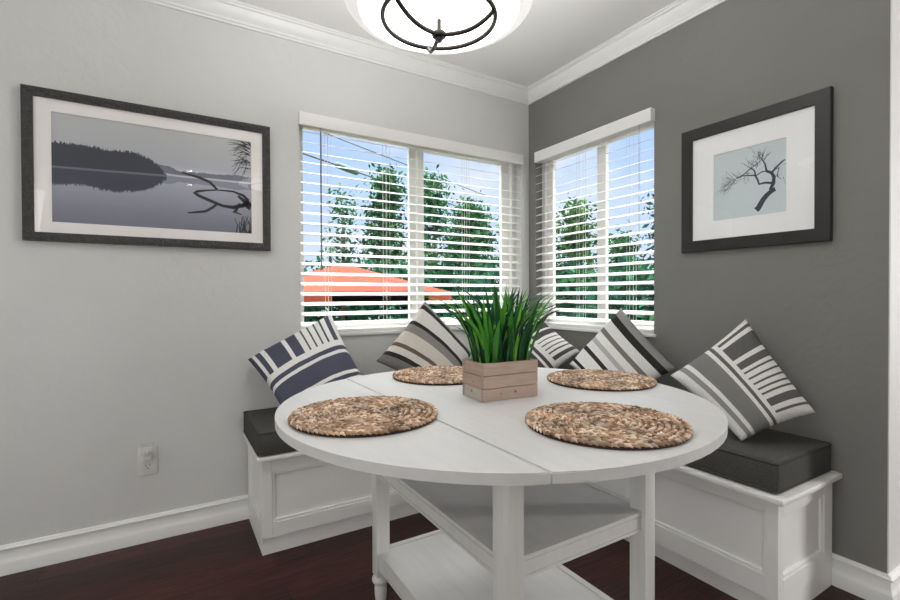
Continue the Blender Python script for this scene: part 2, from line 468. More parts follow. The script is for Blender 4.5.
def blind(label, W, swap, wand_at, cords):
    T = swapxy if swap else (lambda b: b)
    a0, a1 = W['a0'] + 0.006, W['a1'] - 0.006
    z0, z1 = W['z0'] + 0.001, 1.91
    root = thing('window_blind', label, 'blind', (((a0 + a1) / 2, 0.02, z0) if not swap else (0.02, (a0 + a1) / 2, z0)))
    off = Vector(root.location)
    def put(name, bm, mat, smooth=None):
        bm = T(bm)
        for v in bm.verts: v.co -= off
        return obj(name, bm, mat, root, smooth=smooth)
    bm = bmesh.new()
    e0, e1 = W['a0'] - 0.006, W['a1'] + (0.002 if not swap else -0.030)
    vd = 0.022 if not swap else 0.036
    box(bm, e0, e1, -vd, -vd + 0.012, 1.915, 1.98, 0.002)
    box(bm, e0, e0 + 0.010, -vd + 0.010, -0.001, 1.915, 1.98, 0.001); box(bm, e1 - 0.010, e1, -vd + 0.010, -0.001, 1.915, 1.98, 0.001)
    put('valance', bm, M['blind'])
    put('head_rail', B(a0, a1, -0.004, 0.046, 1.925, 1.953, 0.002), M['blind'])
    nsl = 20
    pitch = (1.895 - (z0 + 0.05)) / (nsl - 1)
    bm = bmesh.new()
    ang = math.radians(20)
    for i in range(nsl):
        zc = z0 + 0.05 + i * pitch
        top = []; bot = []
        for k in range(7):
            q = -0.025 + 0.05 * k / 6
            arch = 0.0014 * (1 - (q / 0.025) ** 2)
            for lst, dz in ((top, 0.0012), (bot, -0.0012)):
                yy = 0.022 + q * math.cos(ang) - (arch + dz) * math.sin(ang)
                zz = zc + q * math.sin(ang) + (arch + dz) * math.cos(ang)
                lst.append((yy, zz))
        loop = top + bot[::-1]
        A_ = [bm.verts.new((a0, y, z)) for y, z in loop]; B_ = [bm.verts.new((a1, y, z)) for y, z in loop]
        n = len(loop)
        for j in range(n):
            bm.faces.new((A_[j], A_[(j + 1) % n], B_[(j + 1) % n], B_[j]))
        bm.faces.new(A_); bm.faces.new(B_[::-1])
    put('slats', bm, M['blind'], 40)
    put('bottom_rail', B(a0, a1, -0.003, 0.047, z0, z0 + 0.02, 0.004), M['blind'])
    for c in cords:
        bm = bmesh.new()
        for yy in (-0.0045, 0.0485):
            tube(bm, [(c, yy, z0 + 0.015), (c, yy, 1.91)], 0.0011, 6)
            tube(bm, [(c + 0.018, yy, z0 + 0.015), (c + 0.018, yy, 1.91)], 0.0009, 6)
        put('ladder_cord', bm, M['cord'])
    bm = bmesh.new()
    tube(bm, [(wand_at, -0.008, 1.93), (wand_at, -0.008, 1.215)], 0.0042, 8)
    tube(bm, [(wand_at, -0.008, 1.215), (wand_at, -0.008, 1.190)], 0.006, 8)
    put('tilt_wand', bm, M['wand'], 40)
    return root
blind('wide white slatted blind on the light gray wall, orange umbrella seen through it', WA, False, -1.395, [-1.36, -1.03, -0.50, -0.17])
# right-hand blind has a short clear lift instead of a dark wand
blind('narrow white slatted blind on the dark gray wall, right of the room corner', WB, True, -0.86, [-0.20, -0.45, -0.80])
for o in list(bpy.data.objects):
    if o.name.startswith('tilt_wand.'):
        o.data.materials[0] = M['clear']

# ------------------------------------------------------------------ storage benches and seat cushions
def panel_front(bm, axis, face, lo, hi, z0, z1, plo, phi, pz0, pz1, inward, thick=0.018):
    """a face frame with a recessed panel and an inner bead.  axis 0: face runs along x at y=face; axis 1: along y at x=face"""
    def bx(l, h, za, zb, d0, d1, bev=0.0015):
        q0, q1 = sorted((face + inward * d0, face + inward * d1))
        if axis == 0: box(bm, l, h, q0, q1, za, zb, bev)
        else: box(bm, q0, q1, l, h, za, zb, bev)
    bx(lo, plo, z0, z1, 0, thick); bx(phi, hi, z0, z1, 0, thick)
    bx(plo, phi, z0, pz0, 0, thick); bx(plo, phi, pz1, z1, 0, thick)
    b = 0.012
    bx(plo, plo + b, pz0, pz1, 0.004, thick, 0.003); bx(phi - b, phi, pz0, pz1, 0.004, thick, 0.003)
    bx(plo + b, phi - b, pz0, pz0 + b, 0.004, thick, 0.003); bx(plo + b, phi - b, pz1 - b, pz1, 0.004, thick, 0.003)
    bx(plo + b, phi - b, pz0 + b, pz1 - b, 0.012, thick, 0.0)

# bench along the light wall
bA = thing('storage_bench', 'white panelled storage bench along the light gray wall, under the wide window', 'bench', (-0.9, -0.2, 0))
def put(root, name, bm, mat, smooth=None, label=None):
    off = Vector(root.location)
    for v in bm.verts: v.co -= off
    return obj(name, bm, mat, root, smooth=smooth, label=label)
bm = bmesh.new()
box(bm, -1.737, -0.02, -0.382, -0.018, 0.07, 0.395)
put(bA, 'carcass', bm, M['bench'])
bm = bmesh.new(); panel_front(bm, 0, -0.40, -1.755, -0.445, 0.07, 0.395, -1.715, -0.50, 0.13, 0.337, 1)
put(bA, 'front_panel', bm, M['bench'])
bm = bmesh.new(); panel_front(bm, 1, -1.755, -0.382, -0.018, 0.07, 0.395, -0.335, -0.06, 0.13, 0.345, 1)
put(bA, 'end_panel', bm, M['bench'])
put(bA, 'plinth', B(-1.752, -0.45, -0.388, -0.018, 0.0, 0.07, 0.001), M['bench'])
put(bA, 'lid', B(-1.776, -0.003, -0.43, -0.003, 0.395, 0.415, 0.005), M['bench'], 40)

# bench along the dark wall
bBn = thing('storage_bench', 'white panelled storage bench along the dark gray wall, its end panel facing the white corner', 'bench', (-0.2, -1.05, 0))
put(bBn, 'carcass', B(-0.402, -0.02, -1.662, -0.452, 0.07, 0.395), M['bench'])
bm = bmesh.new(); panel_front(bm, 1, -0.42, -1.68, -0.452, 0.07, 0.395, -1.645, -0.50, 0.145, 0.357, 1)
put(bBn, 'front_panel', bm, M['bench'])
bm = bmesh.new(); panel_front(bm, 0, -1.68, -0.402, -0.02, 0.07, 0.395, -0.385, -0.085, 0.137, 0.348, 1)
put(bBn, 'end_panel', bm, M['bench'])
put(bBn, 'plinth', B(-0.392, -0.02, -1.678, -0.452, 0.0, 0.07, 0.001), M['bench'])
put(bBn, 'lid', B(-0.446, -0.003, -1.705, -0.436, 0.395, 0.415, 0.005), M['bench'], 40)

def seat_cushion(label, x0, x1, y0, y1, z0, z1):
    root = thing('seat_cushion', label, 'cushion', ((x0 + x1) / 2, (y0 + y1) / 2, z0))
    bm = B(x0, x1, y0, y1, z0, z1, 0.016, 4)
    bmesh.ops.subdivide_edges(bm, edges=[e for e in bm.edges if e.calc_length() > 0.09], cuts=10, use_grid_fill=True)
    cx, cy = (x0 + x1) / 2, (y0 + y1) / 2
    for v in bm.verts:
        n = noise.noise(Vector((v.co.x * 5, v.co.y * 5, v.co.z * 9)))
        if v.co.z > z1 - 0.02:
            ex = max(0, 1 - (2 * abs(v.co.x - cx) / (x1 - x0)) ** 6); ey = max(0, 1 - (2 * abs(v.co.y - cy) / (y1 - y0)) ** 4)
            v.co.z += 0.012 * ex * ey + 0.003 * n
        tz = (v.co.z - z0) / (z1 - z0)
        puff = 0.006 * 4 * tz * (1 - tz)
        if v.co.y < y0 + 0.02: v.co.y -= puff + 0.002 * n
        if v.co.x < x0 + 0.02: v.co.x -= puff + 0.002 * n
    put(root, 'cushion_body', bm, M['charcoal'], 60)
    for zz in (z1 - 0.006, z0 + 0.008):
        pts = []
        r = 0.014; e = 0.0005
        for cxx, cyy, a0 in ((x1 - r, y1 - r, 0), (x0 + r, y1 - r, 90), (x0 + r, y0 + r, 180), (x1 - r, y0 + r, 270)):
            for k in range(5):
                a = math.radians(a0 + k * 22.5)
                pts.append((cxx + (r + e) * math.cos(a), cyy + (r + e) * math.sin(a), zz))
        dense = []
        for i, p in enumerate(pts):
            q = pts[(i + 1) % len(pts)]
            d = (Vector(q) - Vector(p)).length
            k = max(1, int(d / 0.06))
            for j in range(k): dense.append(Vector(p).lerp(Vector(q), j / k))
        put(root, 'piping', tube(bmesh.new(), dense, 0.0042, 6, closed=True), M['charcoal_dark'], 80)
    return root
seat_cushion('charcoal seat cushion on the bench under the wide window', -1.77, -0.45, -0.428, -0.012, 0.4155, 0.516)
seat_cushion('charcoal seat cushion on the bench along the dark gray wall', -0.418, -0.014, -1.675, -0.02, 0.4155, 0.520)

# ------------------------------------------------------------------ drop-leaf table
TX, TY = -1.253, -1.296
RA, RB = 0.607, 0.588
SE = 0.271
table = thing('dining_table', 'round white drop-leaf dining table with two shelves between square legs', 'table', (TX, TY, 0))
def top_piece(x0, x1):
    poly = []
    N_ = 28
    g = 0.0016
    a, b = x0 + (g if x0 > -RA + 0.001 else 0), x1 - (g if x1 < RA - 0.001 else 0)
    xs = [a + (b - a) * i / N_ for i in range(N_ + 1)]
    # finer steps near the tips
    if x0 <= -RA + 0.001: xs = [-RA + (b + RA) * (i / N_) ** 2 for i in range(N_ + 1)]
    if x1 >= RA - 0.001: xs = [RA - (RA - a) * (1 - i / N_) ** 2 for i in range(N_ + 1)]
    up = [(x, RB * math.sqrt(max(0, 1 - (x / RA) ** 2))) for x in xs]
    lo = [(x, -y) for x, y in reversed(up) if y > 1e-4]
    poly = lo[::-1] if False else up[::-1] + [(x, -y) for x, y in up if y > 1e-4]
    bm = bmesh.new(); prism(bm, poly, 0.739, 0.76)
    es = [e for e in bm.edges if abs(e.verts[0].co.z - e.verts[1].co.z) < 1e-6]
    bmesh.ops.bevel(bm, geom=es, offset=0.0022, segments=2, affect='EDGES')
    return bm
obj('table_board', top_piece(-SE, RA), M['table'], table, smooth=30)
obj('drop_leaf', top_piece(-RA, -SE), M['table'], table, smooth=30)
HX, HY, LW = 0.243, 0.366, 0.047
for sx in (-1, 1):
    for sy in (-1, 1):
        ox, oy = sx * HX, sy * HY
        ix, iy = sx * (HX - LW), sy * (HY - LW)
        ch = 0.009
        poly = [(ox - sx * ch, oy), (ix, oy), (ix, iy), (ox, iy), (ox, oy - sy * ch)]
        bm = bmesh.new(); prism(bm, poly, 0.132, 0.739)
        es = [e for e in bm.edges]
        bmesh.ops.bevel(bm, geom=es, offset=0.0012, segments=1, affect='EDGES')
        cxl, cyl = (ox + ix) / 2, (oy + iy) / 2
        h = LW / 2
        lathe(bm, [(0.0, 0.134), (h * 0.86, 0.134), (h * 0.82, 0.128), (h * 1.05, 0.124), (h * 1.22, 0.117), (h * 1.24, 0.111), (h * 1.1, 0.104), (h * 0.84, 0.100),
                   (h * 0.80, 0.094), (h * 0.88, 0.088), (h * 0.86, 0.07), (h * 0.72, 0.035), (h * 0.6, 0.008), (h * 0.55, 0.0), (0, 0.0)], cxl, cyl, 24)
        obj('leg', bm, M['leg'], table, smooth=35)
def rail(bm, x0, x1, y0, y1, z0, z1):
    # a board with two routed grooves near its upper and lower edges
    along_x = (x1 - x0) > (y1 - y0)
    zs = [(z0, z0 + 0.007, 0.0), (z0 + 0.007, z0 + 0.010, 0.003), (z0 + 0.010, z1 - 0.012, 0.0005), (z1 - 0.012, z1 - 0.009, 0.003), (z1 - 0.009, z1, 0.0)]
    for a, b, d in zs:
        if along_x: box(bm, x0, x1, y0 + d, y1 - d, a, b)
        else: box(bm, x0 + d, x1 - d, y0, y1, a, b)
rx, ry = HX - 0.009, HY - 0.010
t = 0.020
def shelf(z0, z1, panel_z):
    bm = bmesh.new()
    box(bm, -rx + t, rx - t, -ry + t, ry - t, panel_z - 0.014, panel_z, 0.001)
    s_ = obj('shelf', bm, M['table'], table)
    for sy in (-1, 1):
        bm = bmesh.new(); ya, yb = sorted((sy * ry, sy * (ry - t))); rail(bm, -HX + LW - 0.004, HX - LW + 0.004, ya, yb, z0, z1)
        obj('shelf_rail', bm, M['leg'], s_)
    for sx in (-1, 1):
        bm = bmesh.new(); xa, xb = sorted((sx * rx, sx * (rx - t))); rail(bm, xa, xb, -HY + LW - 0.004, HY - LW + 0.004, z0, z1)
        obj('shelf_rail', bm, M['leg'], s_)
shelf(0.463, 0.512, 0.510)
shelf(0.155, 0.210, 0.208)
bm = bmesh.new()
for sy in (-1, 1):
    ya, yb = sorted((sy * (HY - 0.012), sy * (HY - 0.03))); box(bm, -HX + LW - 0.004, HX - LW + 0.004, ya, yb, 0.675, 0.739)
for sx in (-1, 1):
    xa, xb = sorted((sx * (HX - 0.012), sx * (HX - 0.03))); box(bm, xa, xb, -HY + LW - 0.004, HY - LW + 0.004, 0.675, 0.739)
obj('apron', bm, M['leg'], table)

# ------------------------------------------------------------------ woven placemats
def placemat_mesh():
    bm = bmesh.new()
    lay = bm.verts.layers.float_color.new('Col')
    rnd = random.Random(3)
    R = 0.181; coils = 13; w = R / coils
    straw = [S(212, 184, 158), S(186, 152, 124), S(228, 208, 186), S(158, 122, 98), S(202, 172, 144), S(240, 226, 208), S(176, 140, 112), S(118, 88, 68)]
    def strand(c, tdir, ndir, ln, wd, ht, yaw, col, zc):
        d = (tdir * math.cos(yaw) + ndir * math.sin(yaw)).normalized()
        p = Vector((-d.y, d.x, 0))
        seg = [(-0.5, 0.35), (-0.25, 0.9), (0.0, 1.0), (0.25, 0.9), (0.5, 0.35)]
        rings = []
        for s_, k in seg:
            base = Vector((c.x, c.y, zc)) + d * (s_ * ln)
            arch = ht * (1 - (2 * s_) ** 2) * 0.55
            ring = []
            for a in range(6):
                an = 2 * PI * a / 6
                v = bm.verts.new(base + p * (wd * k * math.cos(an)) + Vector((0, 0, arch + ht * 0.5 * k * math.sin(an))))
                cc = [min(1, x * rnd.uniform(0.9, 1.1)) for x in col[:3]]
                v[lay] = (*cc, 1)
                ring.append(v)
            rings.append(ring)
        for a, b in zip(rings[:-1], rings[1:]):
            for i in range(6):
                bm.faces.new((a[i], a[(i + 1) % 6], b[(i + 1) % 6], b[i]))
        bm.faces.new(rings[0]); bm.faces.new(rings[-1][::-1])
    # backing disc so no table shows between coils
    prof = [(0, 0.0), (R - 0.004, 0.0), (R - 0.001, 0.003), (R - 0.004, 0.0055), (0, 0.0055)]
    n0 = len(bm.verts); lathe(bm, prof, 0, 0, 64)
    bm.verts.ensure_lookup_table()
    for v in bm.verts: v[lay] = S(58, 40, 30)
    for i in range(coils):
        rc = (i + 0.5) * w
        n = max(4, int(2 * PI * rc / 0.0125))
        ph = rnd.random() * 6
        for k in range(n):
            for side in (-1, 1):
                a = ph + 2 * PI * (k + (0.25 if side > 0 else -0.25)) / n
                rr = rc + side * w * 0.17
                c = Vector((rr * math.cos(a), rr * math.sin(a), 0))
                td = Vector((-math.sin(a), math.cos(a), 0)); nd = Vector((math.cos(a), math.sin(a), 0))
                tone = noise.noise(Vector((c.x * 14, c.y * 14, 2.0)))
                col = straw[rnd.randrange(8)]
                col = tuple(0.85 * a_ + 0.15 * b_ for a_, b_ in zip(col[:3], S(190, 158, 130)[:3]))
                g = 0.95 + 0.6 * tone
                col = tuple(x * g for x in col[:3])
                strand(c, td, nd, 0.0200 * rnd.uniform(0.9, 1.15), w * 0.225, 0.0074, side * rnd.uniform(0.28, 0.5), col, 0.0060 + rnd.uniform(-0.0006, 0.001))
    for f in bm.faces: f.smooth = True
    return bm
mat_spots = [(-1.658, -1.305, 0.3, 'round woven straw placemat nearest the blue striped pillow, left side of table'),
             (-1.217, -1.672, 1.9, 'round woven straw placemat closest to the camera, right of the table seam'),
             (-0.794, -1.291, 3.4, 'round woven straw placemat on the right back of the table, towards the dark gray wall'),
             (-1.21, -0.915, 4.6, 'round woven straw placemat partly hidden behind the wooden planter box')]
pm = obj('placemat', placemat_mesh(), M['straw'])
for i, (x, y, a, lab) in enumerate(mat_spots):
    o = pm if i == 0 else pm.copy()
    if i: COL.objects.link(o)
    o.location = (x, y, 0.7602); o.rotation_euler = (0, 0, a)
    tag(o, lab, 'placemat', 'straw placemats on the table')

# ------------------------------------------------------------------ planter with grass
PX, PY = -1.229, -1.291
plant = thing('potted_grass', 'long-bladed green grass in a weathered wooden plank box at the table centre', 'potted plant', (PX, PY, 0.7602), rotz=math.radians(-3))
LX, LY, PH = 0.096, 0.058, 0.108
boxo = None
hp = PH / 3
bm = bmesh.new(); box(bm, -LX + 0.011, LX - 0.011, -LY + 0.011, LY - 0.011, 0.0, 0.012)
planter = obj('planter_box', bm, M['plank'], plant)
pr = random.Random(5)
for row in range(3):
    z0, z1 = row * hp + 0.0007, (row + 1) * hp - 0.0007
    j = [pr.uniform(-0.0012, 0.0012) for _ in range(4)]
    obj('plank', B(-LX + j[0], LX + j[0], -LY, -LY + 0.011, z0, z1, 0.0012), M['plank'], planter)
    obj('plank', B(-LX + j[1], LX + j[1], LY - 0.011, LY, z0, z1, 0.0012), M['plank'], planter)
    obj('plank', B(-LX + 0.0008 + j[2], -LX + 0.011, -LY + 0.011, LY - 0.011, z0, z1, 0.0008), M['plank_pale'] if row == 0 else M['plank'], planter)
    obj('plank', B(LX - 0.011, LX - 0.0008, -LY + 0.011, LY - 0.011, z0, z1, 0.0008), M['plank'], planter)
bm = bmesh.new(); box(bm, -LX + 0.011, LX - 0.011, -LY + 0.011, LY - 0.011, 0.012, PH - 0.012)
bmesh.ops.subdivide_edges(bm, edges=bm.edges[:], cuts=6, use_grid_fill=True)
for v in bm.verts:
    if v.co.z > PH - 0.02: v.co.z += 0.006 * noise.noise(v.co * 60)
obj('soil', bm, M['soil'], plant)
def grass():
    bm = bmesh.new(); lay = bm.verts.layers.float_color.new('Col')
    r = random.Random(11)
    greens = [S(30, 88, 44), S(24, 70, 40), S(44, 108, 44), S(86, 160, 44), S(32, 92, 48), S(18, 56, 34), S(22, 66, 40), S(28, 80, 44), S(112, 190, 58), S(64, 140, 48)]
    for i in range(165):
        bx, by = r.uniform(-LX + 0.018, LX - 0.018), r.uniform(-LY + 0.016, LY - 0.016)
        az = math.atan2(by * 1.3, bx) + r.gauss(0, 0.8)
        out = min(0.95, 0.12 + abs(r.gauss(0.12, 0.30)))
        ln = r.uniform(0.14, 0.25) + 0.05 * out
        if i % 6 == 0: out = r.uniform(0.6, 0.95); ln = r.uniform(0.25, 0.32); az = r.choice([0.0, -0.5, PI, PI + 0.3]) + r.gauss(0, 0.4)
        w = r.uniform(0.0055, 0.0095)
        d = Vector((math.cos(az), math.sin(az), 0)); sd = Vector((-d.y, d.x, 0))
        tw = r.uniform(-0.9, 0.9)
        p = Vector((bx, by, PH - 0.016)); th = 0.08 + 0.25 * out
        col = r.choice(greens); k = 9; prev = None
        for s in range(k + 1):
            q = s / k
            wd = w * (0.55 + 0.9 * q) * (1 - q ** 2.6) + 0.0003 if q < 1 else 0.0003
            wd = w * min(1, 0.6 + q) * max(0.03, 1 - q ** 3)
            dirv = d * math.sin(th) + Vector((0, 0, math.cos(th)))
            n = dirv.cross(sd).normalized()
            sdt = (sd * math.cos(tw * q) + n * math.sin(tw * q))
            fold = n * (wd * 0.35)
            row = [bm.verts.new(p - sdt * wd), bm.verts.new(p + fold), bm.verts.new(p + sdt * wd)]
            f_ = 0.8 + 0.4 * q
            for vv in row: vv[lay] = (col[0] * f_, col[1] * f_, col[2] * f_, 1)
            if prev:
                bm.faces.new((prev[0], prev[1], row[1], row[0])); bm.faces.new((prev[1], prev[2], row[2], row[1]))
            prev = row
            p = p + dirv * (ln / k)
            th += out * 0.21 * (0.5 + q)
    return bm
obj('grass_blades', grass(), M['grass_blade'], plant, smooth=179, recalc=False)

# ------------------------------------------------------------------ throw pillows
W_, D_, G_ = S(238, 236, 233), S(86, 86, 96), S(120, 119, 117)
IN = S(86, 88, 103); LB = S(216, 214, 216); DK = S(52, 50, 49); GR = S(150, 148, 145)
P5B = (-0.325, -1.52, 0.535)
def us(d):
    return [(0.0, d), (0.035, W_), (0.07, d), (0.125, W_), (0.175, d), (0.36, W_), (0.41, d), (0.52, W_), (0.585, d), (0.605, W_), (0.665, d), (0.685, W_),
            (0.745, d), (0.765, W_), (0.82, d), (0.84, W_), (0.895, d), (0.95, W_)]
def vs_(d):
    return [(0.0, W_), (0.44, W_), (0.52, d), (0.585, W_), (0.63, d), (0.86, W_), (0.90, d), (0.945, W_), (0.975, d)]
M['pillow_blue'] = stripe_fabric('blue_gray_striped_fabric', vs_(IN), us(IN), 0.44)
gd = S(104, 103, 102)
M['pillow_gray'] = stripe_fabric('gray_striped_fabric', [(0, W_), (0.44, W_), (0.49, S(108, 107, 106)), (0.535, W_), (0.58, S(132, 131, 129)), (0.79, W_), (0.84, S(150, 149, 147)), (0.90, W_)],
    [(0, W_), (0.05, gd), (0.085, W_), (0.13, gd), (0.30, W_), (0.345, gd), (0.42, W_), (0.455, gd), (0.475, W_), (0.525, gd), (0.545, W_), (0.59, gd), (0.61, W_), (0.655, gd), (0.675, W_),
     (0.71, gd), (0.73, W_), (0.775, gd), (0.85, W_), (0.895, gd), (0.92, W_)], 0.44)
DG = S(84, 83, 84)
M['pillow_corner'] = stripe_fabric('gray_white_striped_fabric', vs_(DG), us(DG), 0.44)
CR = S(206, 203, 198)
M['pillow_band'] = stripe_fabric('cream_banded_fabric', [(0, S(142, 140, 138)), (0.07, DK), (0.135, CR), (0.34, DK), (0.40, S(134, 131, 127)), (0.52, S(200, 192, 182)), (0.70, S(104, 90, 80)),
                              (0.755, S(206, 200, 192)), (0.84, DK), (0.895, S(120, 118, 116))])
M['pillow_mono'] = stripe_fabric('white_banded_fabric', [(0, S(150, 149, 147)), (0.105, DK), (0.20, S(222, 221, 219)), (0.33, S(122, 117, 110)), (0.395, S(228, 226, 223)), (0.50, S(180, 178, 175)),
                              (0.56, S(226, 224, 221)), (0.66, DK), (0.715, S(228, 226, 223)), (0.89, DK), (0.935, S(220, 218, 215))])

def pillow(label, c00, c10, c11, c01, mat, thick, front, piping=False):
    """corners c00,c10 (u along, v=0 edge), c11,c01 (v=1 edge); front = side facing the room"""
    c00, c10, c11, c01 = map(Vector, (c00, c10, c11, c01))
    ctr = (c00 + c10 + c11 + c01) / 4
    n = (c10 - c00).cross(c01 - c00).normalized()
    if n.dot(Vector(front)) < 0: n = -n
    base = Vector((ctr.x, ctr.y, min(c.z for c in (c00, c10, c11, c01))))
    bm = bmesh.new(); uvl = bm.loops.layers.uv.new('UVMap')
    K = 22
    grid = {}
    for side in (1, -1):
        for i in range(K + 1):
            for j in range(K + 1):
                # denser near the rim
                u = 0.5 - 0.5 * math.cos(PI * i / K); v = 0.5 - 0.5 * math.cos(PI * j / K)
                u = 0.5 * u + 0.5 * i / K; v = 0.5 * v + 0.5 * j / K
                A, Bq = 2 * u - 1, 2 * v - 1
                edge = i in (0, K) or j in (0, K)
                if edge and side < 0:
                    grid[(side, i, j)] = grid[(1, i, j)]; continue
                uu = 0.5 + 0.5 * A * (1 - 0.055 * (1 - Bq * Bq)); vv = 0.5 + 0.5 * Bq * (1 - 0.055 * (1 - A * A))
                P = c00.lerp(c10, uu).lerp(c01.lerp(c11, uu), vv)
                h = thick * 0.5 * max(0, (1 - A * A) * (1 - Bq * Bq)) ** 0.42
                wr = 0.004 * noise.noise(Vector((u * 5, v * 5, ctr.x * 9 + side))) + 0.0025 * noise.noise(Vector((u * 14, v * 9, ctr.y * 7)))
                P = P + n * (side * h + wr * (1 if side > 0 else 0.3))
                grid[(side, i, j)] = (bm.verts.new(P - base), u, v)
    for side in (1, -1):
        for i in range(K):
            for j in range(K):
                q = [grid[(side, i, j)], grid[(side, i + 1, j)], grid[(side, i + 1, j + 1)], grid[(side, i, j + 1)]]
                if side < 0: q = q[::-1]
                f = bm.faces.new([x[0] for x in q])
                for lp, x in zip(f.loops, q): lp[uvl].uv = (x[1], x[2])
    o = obj('throw_pillow', bm, mat, None, loc=base, smooth=179)
    tag(o, label, 'pillow', None)
    return o
NA = (0.1, -1, 0.4); NB = (-1, 0.0, 0.4)
pillow('blue-gray and white striped pillow leaning on the light gray wall, leftmost pillow', (-1.757, -0.055, 0.765), (-1.363, -0.06, 0.968), (-1.300, -0.36, 0.675), (-1.645, -0.37, 0.540),
       M['pillow_blue'], 0.13, NA)
pillow('cream pillow with black and brown bands leaning below the wide window, left of the grass', (-0.818, -0.055, 1.028), (-0.590, -0.19, 0.725), (-0.885, -0.39, 0.538), (-1.186, -0.22, 0.732),
       M['pillow_band'], 0.13, NA)
pillow('gray and white striped pillow in the corner, half hidden behind the grass', (-0.085, -0.19, 0.925), (-0.12, -0.565, 0.748), (-0.33, -0.42, 0.540), (-0.385, -0.06, 0.740),
       M['pillow_corner'], 0.12, NB)
pillow('white pillow with black bands leaning below the narrow window on the dark wall', (-0.055, -0.785, 0.992), (-0.115, -1.138, 0.724), (-0.37, -0.96, 0.545), (-0.26, -0.623, 0.694),
       M['pillow_mono'], 0.13, NB)
pillow('large gray and white striped pillow against the dark gray wall, rightmost pillow', (-0.055, -1.399, 0.959), (-0.10, -1.659, 0.636), P5B, (-0.30, -1.228, 0.725),
       M['pillow_gray'], 0.13, NB)

# ------------------------------------------------------------------ framed pictures
def frame_mesh(a0, a1, z0, z1, w, d, prof_in=0.004, flat=False):
    """mitred picture frame on the plane y=0, sticking out to y=-d"""
    bm = bmesh.new()
    prof = [(0, 0.0), (0, -d), (w * 0.35, -d - 0.001), (w * 0.85, -d + 0.003), (w, -d + prof_in), (w, 0.0)]
    if flat: prof = [(0, 0.0), (0.0, -d + 0.002), (0.002, -d), (w - 0.002, -d), (w, -d + 0.002), (w, 0.0)]
    cs = [(a0, z0, 1, 1), (a1, z0, -1, 1), (a1, z1, -1, -1), (a0, z1, 1, -1)]
    rings = [[bm.verts.new((x + sx * o, y, z + sz * o)) for o, y in prof] for x, z, sx, sz in cs]
    for i in range(4):
        a, b = rings[i], rings[(i + 1) % 4]
        for k in range(len(prof)):
            q = (k + 1) % len(prof)
            bm.faces.new((a[k], a[q], b[q], b[k]))
    return bm

def strip2d(bm, pts, widths, y, mi):
    """flat ribbon on plane y through (x,z) points"""
    L_, R_ = [], []
    for i, (x, z) in enumerate(pts):
        p0 = pts[max(0, i - 1)]; p1 = pts[min(len(pts) - 1, i + 1)]
        dx, dz = p1[0] - p0[0], p1[1] - p0[1]; l = math.hypot(dx, dz) or 1
        nx, nz = -dz / l, dx / l
        w = widths[i] if isinstance(widths, (list, tuple)) else widths
        L_.append(bm.verts.new((x + nx * w, y, z + nz * w))); R_.append(bm.verts.new((x - nx * w, y, z - nz * w)))
    for i in range(len(pts) - 1):
        f = bm.faces.new((L_[i], L_[i + 1], R_[i + 1], R_[i])); f.material_index = mi

def poly2d(bm, pts, y, mi):
    f = bm.faces.new([bm.verts.new((x, y, z)) for x, z in pts]); f.material_index = mi

def fix_front(bm):
    for f in bm.faces:
        f.normal_update()
        if f.normal.y > 0: f.normal_flip()
    return bm

# --- misty lake print
A0, A1, Z0, Z1 = -2.548, -1.645, 1.278, 1.873
ax0, ax1, az0, az1 = -2.461, -1.728, 1.356, 1.790
def lake_bg():
    m, N, L, P = new_mat('misty_lake_print')
    tc = N.new('ShaderNodeTexCoord'); sp = N.new('ShaderNodeSeparateXYZ'); L.new(tc.outputs['Generated'], sp.inputs[0])
    r = N.new('ShaderNodeValToRGB'); cr = r.color_ramp
    cr.elements[0].position = 0.0; cr.elements[0].color = S(122, 124, 140)
    cr.elements[1].position = 1.0; cr.elements[1].color = S(196, 198, 199)
    for p_, c_ in ((0.25, S(152, 154, 168)), (0.48, S(184, 186, 197)), (0.56, S(212, 214, 220)), (0.64, S(188, 190, 197)), (0.8, S(192, 194, 197))):
        e = cr.elements.new(p_); e.color = c_
    L.new(sp.outputs['Z'], r.inputs['Fac']); L.new(r.outputs['Color'], P.inputs['Base Color']); P.inputs['Roughness'].default_value = 0.6
    return m
def wall_picture_parts(root, swap):
    def put2(name, bm, mat, parent=None, smooth=None):
        if swap: swapxy(bm)
        if parent is None: parent = root
        off = Vector(root.location)
        for v in bm.verts: v.co -= off
        return obj(name, bm, mat, parent, smooth=smooth, recalc=False)
    return put2
pic = thing('framed_picture', 'wide framed print of a misty lake with a dead branch on the light gray wall', 'picture', ((A0 + A1) / 2, -0.002, Z0))
putp = wall_picture_parts(pic, False)
fm = frame_mesh(A0, A1, Z0, Z1, 0.034, 0.024); bmesh.ops.recalc_face_normals(fm, faces=fm.faces)
for v in fm.verts: v.co.y -= 0.0015
putp('picture_frame', fm, M['frame_rustic'])
putp('backing_board', fix_front(B(A0 + 0.01, A1 - 0.01, -0.008, -0.002, Z0 + 0.01, Z1 - 0.01)), M['frame_black'])
bm = bmesh.new()
for (a, b, c, d) in ((A0 + 0.02, ax0, Z0 + 0.02, Z1 - 0.02), (ax1, A1 - 0.02, Z0 + 0.02, Z1 - 0.02), (ax0, ax1, Z0 + 0.02, az0), (ax0, ax1, az1, Z1 - 0.02)):
    box(bm, a, b, -0.0125, -0.0095, c, d)
bmesh.ops.recalc_face_normals(bm, faces=bm.faces)
putp('mat_board', bm, M['mat_board'])
bm = bmesh.new()
yA = -0.0090
poly2d(bm, [(ax0 - 0.004, az0 - 0.004), (ax1 + 0.004, az0 - 0.004), (ax1 + 0.004, az1 + 0.004), (ax0 - 0.004, az1 + 0.004)], yA, 0)
def fa(p): return (ax0 + (ax1 - ax0) * p[0], az0 + (az1 - az0) * p[1])
rn = random.Random(4)
